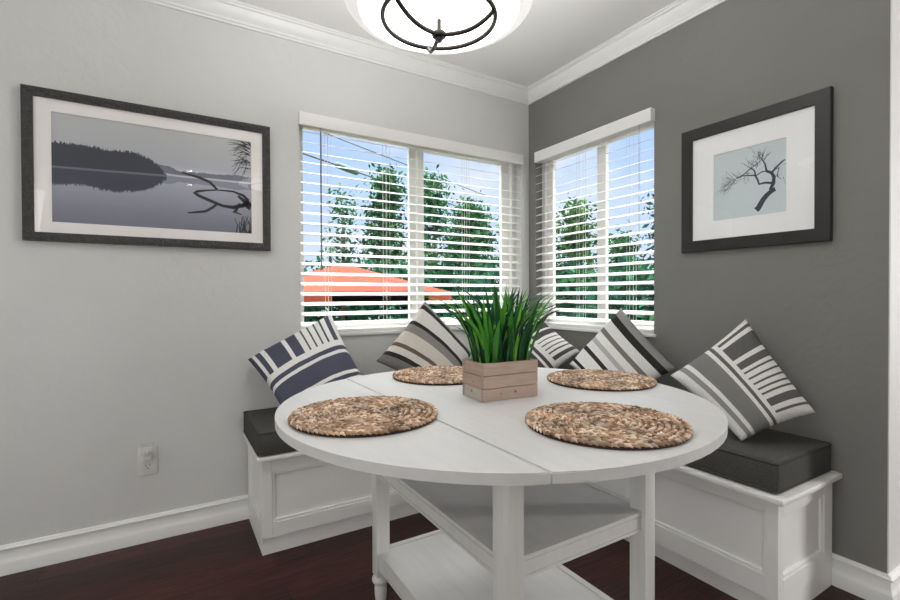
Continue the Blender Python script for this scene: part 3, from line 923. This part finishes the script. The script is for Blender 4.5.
def jag(pts, amp, n=10):
    out = []
    for i in range(len(pts) - 1):
        for k in range(n):
            q = k / n
            x = pts[i][0] + (pts[i + 1][0] - pts[i][0]) * q; y = pts[i][1] + (pts[i + 1][1] - pts[i][1]) * q
            out.append((x, y + rn.uniform(-amp, amp)))
    out.append(pts[-1]); return out
def band(top, bottom, y, mi):
    """strip between two jagged polylines of equal length"""
    tv = [bm.verts.new((fa(p)[0], y, fa(p)[1])) for p in top]; bv = [bm.verts.new((fa(p)[0], y, fa(p)[1])) for p in bottom]
    for i in range(len(top) - 1):
        f = bm.faces.new((tv[i], tv[i + 1], bv[i + 1], bv[i])); f.material_index = mi
def interp(poly, xs):
    out = []
    for x in xs:
        for a, b in zip(poly[:-1], poly[1:]):
            if a[0] <= x <= b[0]:
                q = (x - a[0]) / max(1e-6, b[0] - a[0]); out.append(a[1] + (b[1] - a[1]) * q); break
        else: out.append(poly[-1][1] if x > poly[-1][0] else poly[0][1])
    return out
xs = [i / 220 * 0.53 for i in range(221)]
ridge = interp([(0, 0.736), (0.066, 0.73), (0.123, 0.74), (0.182, 0.731), (0.242, 0.722), (0.335, 0.730), (0.398, 0.715), (0.455, 0.674), (0.495, 0.62), (0.53, 0.54)], xs)
shore = interp([(0, 0.50), (0.21, 0.51), (0.53, 0.53)], xs)
refl = interp([(0, 0.342), (0.121, 0.361), (0.21, 0.338), (0.286, 0.33), (0.364, 0.345), (0.446, 0.384), (0.50, 0.45), (0.53, 0.51)], xs)
jx = [rn.uniform(-0.020, 0.014) for _ in xs]
band([(x, r + j) for x, r, j in zip(xs, ridge, jx)], list(zip(xs, shore)), yA - 0.0002, 1)
band(list(zip(xs, shore)), [(x, r + j) for x, r, j in zip(xs, refl, jx[::-1])], yA - 0.0002, 2)
band([(x, s_ + 0.012) for x, s_ in zip(xs, shore)], [(x, s_ - 0.008) for x, s_ in zip(xs, shore)], yA - 0.0003, 3)
xs2 = [0.48 + i / 60 * 0.52 for i in range(61)]
far = interp([(0.48, 0.64), (0.548, 0.629), (0.60, 0.59), (0.70, 0.600), (0.80, 0.60), (0.9, 0.625), (1.0, 0.61)], xs2)
lowf = interp([(0.48, 0.56), (0.60, 0.552), (1.0, 0.56)], xs2)
j2 = [rn.uniform(-0.008, 0.008) for _ in xs2]
band([(x, r + j) for x, r, j in zip(xs2, far, j2)], list(zip(xs2, lowf)), yA - 0.00015, 4)
band([(x, l - 0.02) for x, l in zip(xs2, lowf)], [(x, max(0.42, 2 * l - r - 0.03 - j)) for x, l, r, j in zip(xs2, lowf, far, j2)], yA - 0.00015, 5)
def rib(pts, w, mi=6, dy=0.0004):
    q = [fa(p) for p in pts]
    strip2d(bm, q, [x * 0.0042 for x in w] if isinstance(w, (list, tuple)) else w * 0.0042, yA - dy, mi)
rib([(0.608, 0.582), (0.66, 0.566), (0.705, 0.549), (0.76, 0.515), (0.80, 0.445)], [0.6, 1.2, 1.4, 1.5, 1.2])
rib([(0.98, 0.36), (0.95, 0.41), (0.89, 0.442), (0.80, 0.44), (0.741, 0.425), (0.69, 0.405), (0.675, 0.39), (0.70, 0.36), (0.77, 0.315), (0.83, 0.278), (0.89, 0.27), (0.95, 0.30), (0.99, 0.345)],
    [1.6, 1.5, 1.0, 0.7, 1.0, 1.4, 1.7, 1.6, 1.7, 1.5, 1.9, 2.2, 2.6])
rib([(0.80, 0.293), (0.777, 0.255), (0.735, 0.205), (0.69, 0.19), (0.636, 0.174)], [1.2, 1.4, 1.4, 1.2, 0.6])
rib([(0.93, 0.32), (0.90, 0.22), (0.94, 0.20)], [1, 2.4, 0.6]); rib([(0.95, 0.33), (0.99, 0.26)], [2, 1])
rib([(0.92, 0.40), (0.97, 0.33), (1.0, 0.30)], [1.2, 2.4, 3.0])
for k in range(34):   # hanging twigs at the right edge
    x0_ = 1.0 - rn.random() * 0.03; y0_ = rn.uniform(0.70, 0.98)
    dx = -rn.uniform(0.03, 0.13); dy_ = rn.uniform(-0.12, 0.10)
    rib([(x0_, y0_), (x0_ + dx * 0.5, y0_ + dy_ * 0.3 + 0.02), (x0_ + dx, y0_ + dy_ - 0.03)], [0.45, 0.32, 0.18], 6, 0.0003 + 0.00001 * k)
for k in range(14):   # reeds at lower right
    x0_ = rn.uniform(0.9, 1.0)
    rib([(x0_, 0.0), (x0_ + rn.uniform(-0.02, 0.02), 0.08), (x0_ + rn.uniform(-0.05, 0.03), rn.uniform(0.12, 0.2))], [0.6, 0.5, 0.2], 6, 0.0003 + 0.00001 * k)
flat = lambda n_, c: plain(n_, c, 0.6)
putp('lake_print', fix_front(bm), [lake_bg(), flat('print_forest', S(56, 60, 70)), flat('print_forest_reflection', S(62, 66, 80)), flat('print_mist', S(112, 116, 130)),
                                   flat('print_far_shore', S(122, 126, 138)), flat('print_far_reflection', S(146, 150, 166)), flat('print_branch', S(34, 35, 42))])
bm = bmesh.new(); poly2d(bm, [(A0 + 0.03, Z0 + 0.03), (A1 - 0.03, Z0 + 0.03), (A1 - 0.03, Z1 - 0.03), (A0 + 0.03, Z1 - 0.03)], -0.0155, 0)
putp('glass', fix_front(bm), M['picture_glass'])

# --- bare tree print on the right wall (built on y=0 with a = world y, then turned)
A0, A1, Z0, Z1 = -1.671, -1.098, 1.252, 1.809
ax0, ax1, az0, az1 = -1.525, -1.243, 1.382, 1.670
pic = thing('framed_picture', 'black framed print of a bare crooked tree on the dark gray wall', 'picture', (-0.002, (A0 + A1) / 2, Z0))
putp = wall_picture_parts(pic, True)
FW = 0.050
fm = frame_mesh(A0, A1, Z0, Z1, FW, 0.022, flat=True); bmesh.ops.recalc_face_normals(fm, faces=fm.faces)
for v in fm.verts: v.co.y -= 0.0015
putp('picture_frame', fm, M['frame_black'])
putp('backing_board', fix_front(B(A0 + 0.01, A1 - 0.01, -0.008, -0.002, Z0 + 0.01, Z1 - 0.01)), M['frame_black'])
bm = bmesh.new()
for (a, b, c, d) in ((A0 + 0.03, ax0, Z0 + 0.03, Z1 - 0.03), (ax1, A1 - 0.03, Z0 + 0.03, Z1 - 0.03), (ax0, ax1, Z0 + 0.03, az0), (ax0, ax1, az1, Z1 - 0.03)):
    box(bm, a, b, -0.0125, -0.0095, c, d)
bmesh.ops.recalc_face_normals(bm, faces=bm.faces)
putp('mat_board', bm, M['mat_white'])
bm = bmesh.new(); yA = -0.0090
poly2d(bm, [(ax0 - 0.004, az0 - 0.004), (ax1 + 0.004, az0 - 0.004), (ax1 + 0.004, az1 + 0.004), (ax0 - 0.004, az1 + 0.004)], yA, 0)
def fb(p): return (ax1 - (ax1 - ax0) * p[0], az0 + (az1 - az0) * p[1])
cnt = [0]
def twig(pts, w0, w1):
    q = [fb(p) for p in pts]; n = len(q); cnt[0] += 1
    strip2d(bm, q, [(w0 + (w1 - w0) * i / (n - 1)) * 0.00125 for i in range(n)], yA - 0.0002 - 0.000002 * cnt[0], 1)
twig([(0.61, 0.075), (0.64, 0.10), (0.705, 0.212), (0.76, 0.27), (0.812, 0.308), (0.86, 0.325)], 9.5, 6.0)
twig([(0.85, 0.33), (0.80, 0.34), (0.833, 0.407), (0.843, 0.497), (0.811, 0.561), (0.747, 0.598)], 6.5, 4.0)
twig([(0.825, 0.416), (0.73, 0.44), (0.649, 0.435), (0.63, 0.50), (0.60, 0.56), (0.592, 0.62), (0.57, 0.66), (0.535, 0.682)], 3.6, 1.8)
twig([(0.60, 0.57), (0.55, 0.58), (0.466, 0.595), (0.40, 0.60)], 2.4, 1.4)
twig([(0.535, 0.682), (0.455, 0.628), (0.40, 0.60), (0.325, 0.575), (0.26, 0.50), (0.215, 0.47)], 1.8, 1.0)
twig([(0.747, 0.598), (0.735, 0.66), (0.725, 0.708), (0.69, 0.77), (0.659, 0.817), (0.636, 0.893)], 3.2, 0.8)
twig([(0.747, 0.598), (0.68, 0.60), (0.60, 0.56)], 1.8, 1.8)
twig([(0.822, 0.57), (0.885, 0.636), (0.93, 0.67), (0.978, 0.705)], 3.4, 1.8)
twig([(0.86, 0.60), (0.906, 0.608), (0.885, 0.52), (0.89, 0.49), (0.938, 0.443)], 2.0, 0.6)
twig([(0.535, 0.682), (0.60, 0.72), (0.648, 0.745), (0.692, 0.80)], 1.4, 0.6)
twig([(0.535, 0.682), (0.46, 0.75), (0.396, 0.80)], 1.0, 0.4)
rb = random.Random(9)
for (bx_, by_, dirx, diry, n_, sp_) in ((0.30, 0.55, -1, 0.1, 16, 0.12), (0.22, 0.48, -1, -0.3, 14, 0.10), (0.40, 0.60, -0.6, 0.5, 8, 0.08), (0.66, 0.82, -0.3, 1, 14, 0.09), (0.62, 0.72, -0.6, 0.6, 9, 0.09),
                                       (0.69, 0.78, 0.4, 0.9, 8, 0.08), (0.50, 0.60, -0.5, -0.5, 6, 0.07), (0.90, 0.50, 0.7, -0.4, 5, 0.06), (0.56, 0.69, -0.2, 1, 6, 0.07), (0.90, 0.64, 0.5, 0.6, 4, 0.04)):
    for k in range(n_):
        x_ = bx_ + rb.uniform(-0.06, 0.06); y_ = by_ + rb.uniform(-0.04, 0.04)
        a_ = math.atan2(diry, dirx) + rb.uniform(-0.9, 0.9); l_ = sp_ * rb.uniform(0.5, 1.3)
        x2, y2 = x_ + l_ * math.cos(a_), y_ + l_ * math.sin(a_)
        b_ = a_ + rb.uniform(-0.7, 0.7)
        twig([(x_, y_), (x2, y2), (x2 + l_ * 0.6 * math.cos(b_), y2 + l_ * 0.6 * math.sin(b_))], 0.55, 0.22)
putp('tree_print', fix_front(bm), [plain('print_pale_sky', S(206, 217, 220), 0.6, var=0.04, vscale=3), flat('print_tree', S(36, 52, 62))])
bm = bmesh.new(); poly2d(bm, [(A0 + FW - 0.004, Z0 + FW - 0.004), (A1 - FW + 0.004, Z0 + FW - 0.004), (A1 - FW + 0.004, Z1 - FW + 0.004), (A0 + FW - 0.004, Z1 - FW + 0.004)], -0.0155, 0)
putp('glass', fix_front(bm), M['picture_glass_low'])

# ------------------------------------------------------------------ ceiling pendant
CX, CY = -1.405, -1.242
lamp = thing('pendant_light', 'white glass bowl pendant light with dark metal ring and straps over the table', 'pendant light', (CX, CY, CEIL))
def rel(bm):
    for v in bm.verts: v.co -= Vector((CX, CY, CEIL))
    return bm
prof = []
Rr, zr, zb_ = 0.262, 1.888, 1.846
outer = [(Rr * math.sin(a), zr - (zr - zb_) * (math.cos(a)) ** 1.0) for a in [i * (PI / 2) / 18 for i in range(19)]]
lip = [(Rr + 0.004, zr + 0.003), (Rr + 0.003, zr + 0.008), (Rr - 0.004, zr + 0.008)]
inner = [(max(0, r - 0.006), z + 0.006) for r, z in reversed(outer)]
inner[-1] = (0.0, inner[-1][1])
obj('glass_bowl', rel(lathe(bmesh.new(), outer[:13] + inner[6:], CX, CY, 64)), M['lamp_glass'], lamp, smooth=60)
obj('glass_rim', rel(lathe(bmesh.new(), outer[12:] + lip + inner[:7] + [outer[12]], CX, CY, 64)), M['rim_glass'], lamp, smooth=60)
# ring and straps below the bowl
zring, rring = 1.848, 0.160
bm = bmesh.new()
tube(bm, [(CX + rring * math.cos(2 * PI * k / 64), CY + rring * math.sin(2 * PI * k / 64), zring) for k in range(64)], 0.0066, 8, closed=True)
obj('metal_ring', rel(bm), M['metal'], lamp, smooth=60)
for az in (math.radians(-47), math.radians(73), math.radians(193)):
    pts = []
    for k in range(13):
        q = k / 12
        rr = 0.012 + (rring - 0.012) * q
        z = 1.802 + (zring - 1.802) * (q ** 3.0) - 0.004 * math.sin(PI * q)
        pts.append((CX + rr * math.cos(az), CY + rr * math.sin(az), z))
    obj('strap', rel(tube(bmesh.new(), pts, 0.0062, 8)), M['metal'], lamp, smooth=60)
bm = bmesh.new()
lathe(bm, [(0, 1.784), (0.008, 1.784), (0.010, 1.789), (0.010, 1.795), (0.019, 1.797), (0.021, 1.803), (0.019, 1.809), (0.006, 1.811), (0.006, 1.8465), (0, 1.8465)], CX, CY, 24)
obj('finial', rel(bm), M['metal'], lamp, smooth=40)
bm = bmesh.new(); tube(bm, [(CX, CY, 1.8525), (CX, CY, CEIL - 0.02)], 0.006, 10); obj('stem', rel(bm), M['metal'], lamp, smooth=60)
obj('ceiling_canopy', rel(lathe(bmesh.new(), [(0, CEIL), (0.062, CEIL), (0.062, CEIL - 0.012), (0.03, CEIL - 0.026), (0, CEIL - 0.026)], CX, CY, 32)), M['metal'], lamp, smooth=40)

# ------------------------------------------------------------------ wall outlet and night light
ox, oz = -2.153, 0.347
out = thing('wall_outlet', 'white duplex wall outlet on the light gray wall', 'outlet', (ox, 0, oz))
def po(root, name, bm, mat, **k): return put(root, name, bm, mat, **k)
po(out, 'cover_plate', B(ox - 0.036, ox + 0.036, -0.006, -0.0002, oz - 0.060, oz + 0.060, 0.002), M['plate'], smooth=40)
for dz in (-0.021, 0.021):
    f = po(out, 'receptacle', B(ox - 0.017, ox + 0.017, -0.0085, -0.005, oz + dz - 0.015, oz + dz + 0.015, 0.002), M['plate'])
    bm = bmesh.new()
    for dx, hh in ((-0.0065, 0.0045), (0.0065, 0.0035)):
        box(bm, ox + dx - 0.0012, ox + dx + 0.0012, -0.0090, -0.0080, oz + dz + 0.004 - hh, oz + dz + 0.004 + hh)
    box(bm, ox - 0.0022, ox + 0.0022, -0.0090, -0.0080, oz + dz - 0.010, oz + dz - 0.0055)
    off = Vector(out.location)
    for v in bm.verts: v.co -= off
    obj('slots', bm, M['slot'], f)
nl = thing('night_light', 'small clear plug-in night light in the upper socket of the outlet', 'night light', (ox, -0.0095, oz + 0.02))
po(nl, 'plug_body', B(ox - 0.016, ox + 0.016, -0.030, -0.0095, oz + 0.008, oz + 0.042, 0.004, 3), M['plate'], smooth=40)
bm = bmesh.new()
lathe(bm, [(0.0, 0.0), (0.006, 0.0), (0.0085, 0.006), (0.0085, 0.012), (0.005, 0.018), (0, 0.020)], 0, 0, 16)
for v in bm.verts: v.co = Vector((ox + v.co.x, -0.036 + v.co.y, oz + 0.036 + v.co.z))
po(nl, 'bulb', bm, M['plate'], smooth=60)
bm = bmesh.new()
pts = []
for k in range(9):
    a = PI * k / 8
    pts.append((0.024 * math.cos(a), -0.012 - 0.026 * math.sin(a)))
bot_, top_ = [], []
for x, y in pts:
    bot_.append(bm.verts.new((ox + x, y - 0.006, oz + 0.030))); top_.append(bm.verts.new((ox + x, y - 0.006, oz + 0.088)))
for i in range(8): bm.faces.new((bot_[i], bot_[i + 1], top_[i + 1], top_[i]))
bmesh.ops.solidify(bm, geom=bm.faces[:], thickness=0.0015)
po(nl, 'clear_shade', bm, M['clear'], smooth=60)

# ------------------------------------------------------------------ outside
GZ = -1.3
struct('ground', B(-30, 40, TH + 0.02, 40, GZ - 0.2, GZ), M['ground'])
struct('ground_side', B(TH + 0.02, 40, -20, TH + 0.02, GZ - 0.2, GZ), M['ground'])

def leaf_tree(name, label, loc, height, crown, n, seed, cat='tree', tones=None, leaf=0.09, spread=(1, 1), group=None, clump=26):
    r = random.Random(seed)
    root = thing(name, label, cat, loc, group)
    tones = tones or [S(56, 116, 70), S(42, 96, 60), S(80, 140, 84), S(38, 84, 56), S(110, 162, 100)]
    tones = [(a * 0.5, b * 0.5, c * 0.5, 1) for a, b, c, d in tones]
    if cat == 'tree':
        bm = bmesh.new()
        pts = [Vector((0, 0, 0))]
        for k in range(1, 8):
            pts.append(Vector((r.uniform(-0.08, 0.08), r.uniform(-0.08, 0.08), height * 0.92 * k / 7)))
        tube(bm, pts, [0.09 - 0.010 * k for k in range(8)], 8)
        for k in range(16):
            z = height * r.uniform(0.25, 0.85); a = r.uniform(0, 2 * PI); l = crown * r.uniform(0.4, 0.85) * (1 - z / height * 0.5)
            p0 = Vector((0, 0, z))
            tube(bm, [p0, p0 + Vector((math.cos(a) * l * 0.5, math.sin(a) * l * 0.5, l * 0.35)), p0 + Vector((math.cos(a) * l, math.sin(a) * l, l * 0.8))], [0.03, 0.02, 0.008], 5)
        obj('trunk', bm, M['bark'], root, smooth=60)
    bm = bmesh.new(); lay = bm.verts.layers.float_color.new('Col')
    ncl = max(6, n // clump)
    for c in range(ncl):
        zf = r.random() ** 0.8
        if cat == 'tree':
            zc = height * (0.22 + 0.78 * zf)
            rad = crown * max(0.06, 1.02 - zf) ** 0.8
        else:
            zc = height * zf; rad = crown * (1 - 0.25 * zf)
        a = r.uniform(0, 2 * PI); d = rad * math.sqrt(r.random())
        cc = Vector((math.cos(a) * d * spread[0], math.sin(a) * d * spread[1], zc))
        base = r.choice(tones)
        cr_ = leaf * r.uniform(1.6, 3.2)
        for k in range(clump):
            p = cc + Vector((r.gauss(0, cr_), r.gauss(0, cr_), r.gauss(0, cr_ * 0.7)))
            if p.z < 0.02: p.z = 0.05
            n_ = Vector((r.gauss(0, 1), r.gauss(0, 1), r.gauss(0.4, 1))).normalized()
            t_ = n_.orthogonal().normalized(); t_.rotate(Matrix.Rotation(r.uniform(0, 6.28), 3, n_)); s_ = n_.cross(t_)
            l = leaf * r.uniform(0.6, 1.25)
            f_ = r.uniform(0.75, 1.3)
            vs = [bm.verts.new(p - t_ * l), bm.verts.new(p - s_ * l * 0.42 + n_ * l * 0.08), bm.verts.new(p + t_ * l), bm.verts.new(p + s_ * l * 0.42 + n_ * l * 0.08)]
            for v in vs: v[lay] = (base[0] * f_, base[1] * f_, base[2] * f_, 1)
            bm.faces.new(vs)
    obj('foliage', bm, M['leaf'], root, recalc=False)
    return root
leaf_tree('garden_tree', 'tall narrow tree outside, left of the white window mullion', (1.85, 6.6, GZ), 4.85, 0.72, 5200, 1, leaf=0.065)
leaf_tree('garden_tree', 'thin tree with open twigs outside, left of the tall narrow tree', (0.80, 6.3, GZ), 4.3, 0.42, 1300, 2, leaf=0.06)
leaf_tree('garden_tree', 'tall slim tree outside, right behind the white window mullion', (2.60, 6.0, GZ), 4.75, 0.40, 2600, 3, leaf=0.065)
leaf_tree('garden_tree', 'broad leafy tree outside, in the right half of the wide window', (4.2, 7.0, GZ), 4.5, 1.25, 8200, 4, leaf=0.07)
leaf_tree('garden_tree', 'small leafy tree outside at the left end of the wide window', (-0.15, 7.0, GZ), 3.4, 0.6, 1500, 5, leaf=0.06)
leaf_tree('garden_tree', 'light green tree outside at the left side of the narrow window', (5.4, 4.75, GZ), 4.2, 0.75, 4200, 6, tones=[S(96, 142, 74), S(70, 118, 66), S(120, 160, 92), S(54, 96, 60)], leaf=0.07)
leaf_tree('garden_tree', 'dark green tree outside at the right side of the narrow window', (5.6, 2.62, GZ), 4.05, 0.40, 3400, 7, tones=[S(34, 88, 74), S(28, 70, 62), S(46, 104, 88)], leaf=0.07)
leaf_tree('garden_tree', 'low tree outside behind the middle of the narrow window', (6.6, 4.5, GZ), 3.6, 0.7, 3000, 8, leaf=0.07)
leaf_tree('garden_hedge', 'dense green hedge outside below the wide window view', (0.9, 5.3, GZ), 2.75, 1.0, 13000, 21, 'hedge', spread=(4.4, 0.40), leaf=0.09,
          tones=[S(44, 108, 80), S(34, 88, 64), S(60, 124, 84), S(30, 76, 56)])
leaf_tree('garden_hedge', 'dense dark hedge outside below the narrow window view', (4.8, 3.0, GZ), 2.75, 1.0, 9000, 22, 'hedge', spread=(0.45, 3.0), leaf=0.1,
          tones=[S(38, 104, 82), S(30, 84, 66), S(58, 124, 88), S(74, 132, 84)])

um = thing('patio_umbrella', 'orange patio umbrella outside, low in the left half of the wide window', 'umbrella', (-0.19, 3.3, GZ))
bm = bmesh.new()
n = 8; R0 = 1.38
apex = bm.verts.new((0, 0, 1.46 - GZ))
prev = None; rings = []
for (rr, z) in ((0.35, 1.37), (0.85, 1.235), (R0, 1.10), (R0, 0.99)):
    rings.append([bm.verts.new((rr * math.cos(2 * PI * (k + 0.5) / n), rr * math.sin(2 * PI * (k + 0.5) / n), z - GZ)) for k in range(n)])
for k in range(n): bm.faces.new((apex, rings[0][k], rings[0][(k + 1) % n]))
for a, b in zip(rings[:-1], rings[1:]):
    for k in range(n): bm.faces.new((a[k], a[(k + 1) % n], b[(k + 1) % n], b[k]))
bmesh.ops.solidify(bm, geom=bm.faces[:], thickness=0.004)
obj('canopy', bm, M['orange'], um)
obj('pole', tube(bmesh.new(), [(0, 0, 0), (0, 0, 1.44 - GZ)], 0.022, 10), M['bark'], um, smooth=60)
obj('base', lathe(bmesh.new(), [(0, 0.0), (0.25, 0.0), (0.25, 0.05), (0.04, 0.09), (0, 0.09)], 0, 0, 24), M['cable'], um, smooth=40)

def line(name, label, p, q, r):
    p, q = Vector(p), Vector(q); d = (q - p)
    pts = [p - d * 2.0 + d * 5.0 * k / 20 for k in range(21)]
    mid = p
    bm = bmesh.new()
    tube(bm, [x - mid for x in pts], r, 6)
    o = obj(name, bm, M['cable'], None, loc=mid, smooth=60)
    return tag(o, label, 'cable')
c1 = line('overhead_cable', 'thick dark overhead cable outside carrying a long splice case', (0.742, 9.11, 4.5), (4.041, 10.976, 4.5), 0.022)
bm = bmesh.new()
d1 = Vector((2.511, 10.089, 4.48)) - Vector((1.688, 9.544, 4.48))
tube(bm, [Vector((1.688, 9.544, 4.47)) - Vector(c1.location) + d1 * k for k in (0, 0.06, 0.5, 0.94, 1)], [0.025, 0.075, 0.085, 0.075, 0.025], 10)
obj('splice_case', bm, M['closure'], c1, smooth=60)
line('overhead_cable', 'thin dark overhead cable outside, the upper one across the wide window', (1.384, 8.96, 5.0), (3.95, 10.272, 5.0), 0.014)

# ------------------------------------------------------------------ sky
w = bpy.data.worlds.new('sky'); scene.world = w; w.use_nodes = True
N, L = w.node_tree.nodes, w.node_tree.links
bg = N['Background']
tc = N.new('ShaderNodeTexCoord'); sp = N.new('ShaderNodeSeparateXYZ'); L.new(tc.outputs['Generated'], sp.inputs[0])
r = N.new('ShaderNodeValToRGB')
r.color_ramp.elements[0].position = 0.0; r.color_ramp.elements[0].color = S(214, 228, 248)
r.color_ramp.elements[1].position = 0.6; r.color_ramp.elements[1].color = S(140, 186, 246)
e = r.color_ramp.elements.new(0.25); e.color = S(184, 212, 250)
L.new(sp.outputs['Z'], r.inputs['Fac'])
mp = N.new('ShaderNodeMapping'); mp.inputs['Scale'].default_value = (1, 1, 2.2); L.new(tc.outputs['Generated'], mp.inputs['Vector'])
nz = N.new('ShaderNodeTexNoise'); nz.inputs['Scale'].default_value = 3.2; nz.inputs['Detail'].default_value = 6
L.new(mp.outputs['Vector'], nz.inputs['Vector'])
cr = N.new('ShaderNodeValToRGB'); cr.color_ramp.elements[0].position = 0.48; cr.color_ramp.elements[1].position = 0.72
L.new(nz.outputs['Fac'], cr.inputs['Fac'])
mx = N.new('ShaderNodeMix'); mx.data_type = 'RGBA'; L.new(cr.outputs['Color'], mx.inputs[0]); L.new(r.outputs['Color'], mx.inputs[6]); mx.inputs[7].default_value = S(236, 240, 246)
hi = N.new('ShaderNodeMapRange'); hi.inputs[1].default_value = 0.30; hi.inputs[2].default_value = 0.5
L.new(sp.outputs['Z'], hi.inputs[0])
mw_ = N.new('ShaderNodeMix'); mw_.data_type = 'RGBA'; L.new(hi.outputs[0], mw_.inputs[0]); L.new(mx.outputs[2], mw_.inputs[6]); mw_.inputs[7].default_value = (0.86, 0.87, 0.87, 1)
L.new(mw_.outputs[2], bg.inputs['Color'])
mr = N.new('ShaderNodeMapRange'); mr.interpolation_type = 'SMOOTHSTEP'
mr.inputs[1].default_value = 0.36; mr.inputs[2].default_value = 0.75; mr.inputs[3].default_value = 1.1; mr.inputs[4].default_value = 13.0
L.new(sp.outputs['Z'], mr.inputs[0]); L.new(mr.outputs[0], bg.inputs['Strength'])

# ------------------------------------------------------------------ lights
def light(name, kind, loc, energy, size=None, target=None, color=(1, 1, 1), sy=None, shape='RECTANGLE'):
    l = bpy.data.lights.new(name, kind); l.energy = energy; l.color = color
    o = bpy.data.objects.new(name, l); COL.objects.link(o); o.location = loc
    if kind == 'AREA':
        l.shape = shape; l.size = size; l.size_y = sy or size
    if target is not None:
        o.rotation_euler = (Vector(target) - Vector(loc)).to_track_quat('-Z', 'Y').to_euler()
    return o
sun = light('sun', 'SUN', (0, -5, 12), 0.9, target=(3, 2, 0)); sun.data.angle = math.radians(2)
# left and side: added soft fill, no such windows; right: daylight from the adjoining room
light('left_fill_light', 'AREA', (-4.0, -5.0, 2.0), 26, 1.5, (-0.5, -1.4, 0.9), sy=1.2)
light('side_fill_light', 'AREA', (-4.5, -2.0, 1.0), 25, 2.4, (-0.5, -1.4, 0.5), sy=1.9)
light('right_window_light', 'AREA', (2.6, -3.75, 1.3), 80, 0.5, (0, -1.6, 0.8), sy=1.6)
# bulbs of the pendant shining up out of its bowl
light('pendant_bulbs', 'AREA', (CX, CY, 1.90), 16, 0.40, (CX, CY, 3), shape='DISK')
# recessed ceiling lamps
for k, (x, y) in enumerate(((-1.85, -3.4), (-1.83, -4.1), (0.7, -3.4), (0.7, -5.0))):
    light('ceiling_lamp', 'AREA', (x, y, CEIL - 0.004), 0.5, 0.05, (x, y, 0), shape='DISK')

# ------------------------------------------------------------------ camera
yaw, pitch, roll = math.radians(31.209948), math.radians(-0.598872), math.radians(-0.210782)
F = Vector((math.sin(yaw) * math.cos(pitch), math.cos(yaw) * math.cos(pitch), math.sin(pitch)))
R = Vector((math.cos(yaw), -math.sin(yaw), 0)); U = R.cross(F)
R2 = R * math.cos(roll) + U * math.sin(roll); U2 = -R * math.sin(roll) + U * math.cos(roll)
cam = bpy.data.cameras.new('camera'); co = bpy.data.objects.new('camera', cam); COL.objects.link(co)
mw = Matrix((R2, U2, -F)).transposed().to_4x4(); mw.translation = Vector((-2.07671, -2.40542, 1.06))
co.matrix_world = mw
cam.sensor_fit = 'HORIZONTAL'; cam.sensor_width = 36; cam.lens = 467.463 / 900 * 36
cam.clip_start = 0.02
scene.camera = co
vs = scene.view_settings
vs.view_transform = 'Standard'; vs.look = 'None'; vs.exposure = 0.0; vs.gamma = 1.0
vs.use_curve_mapping = False
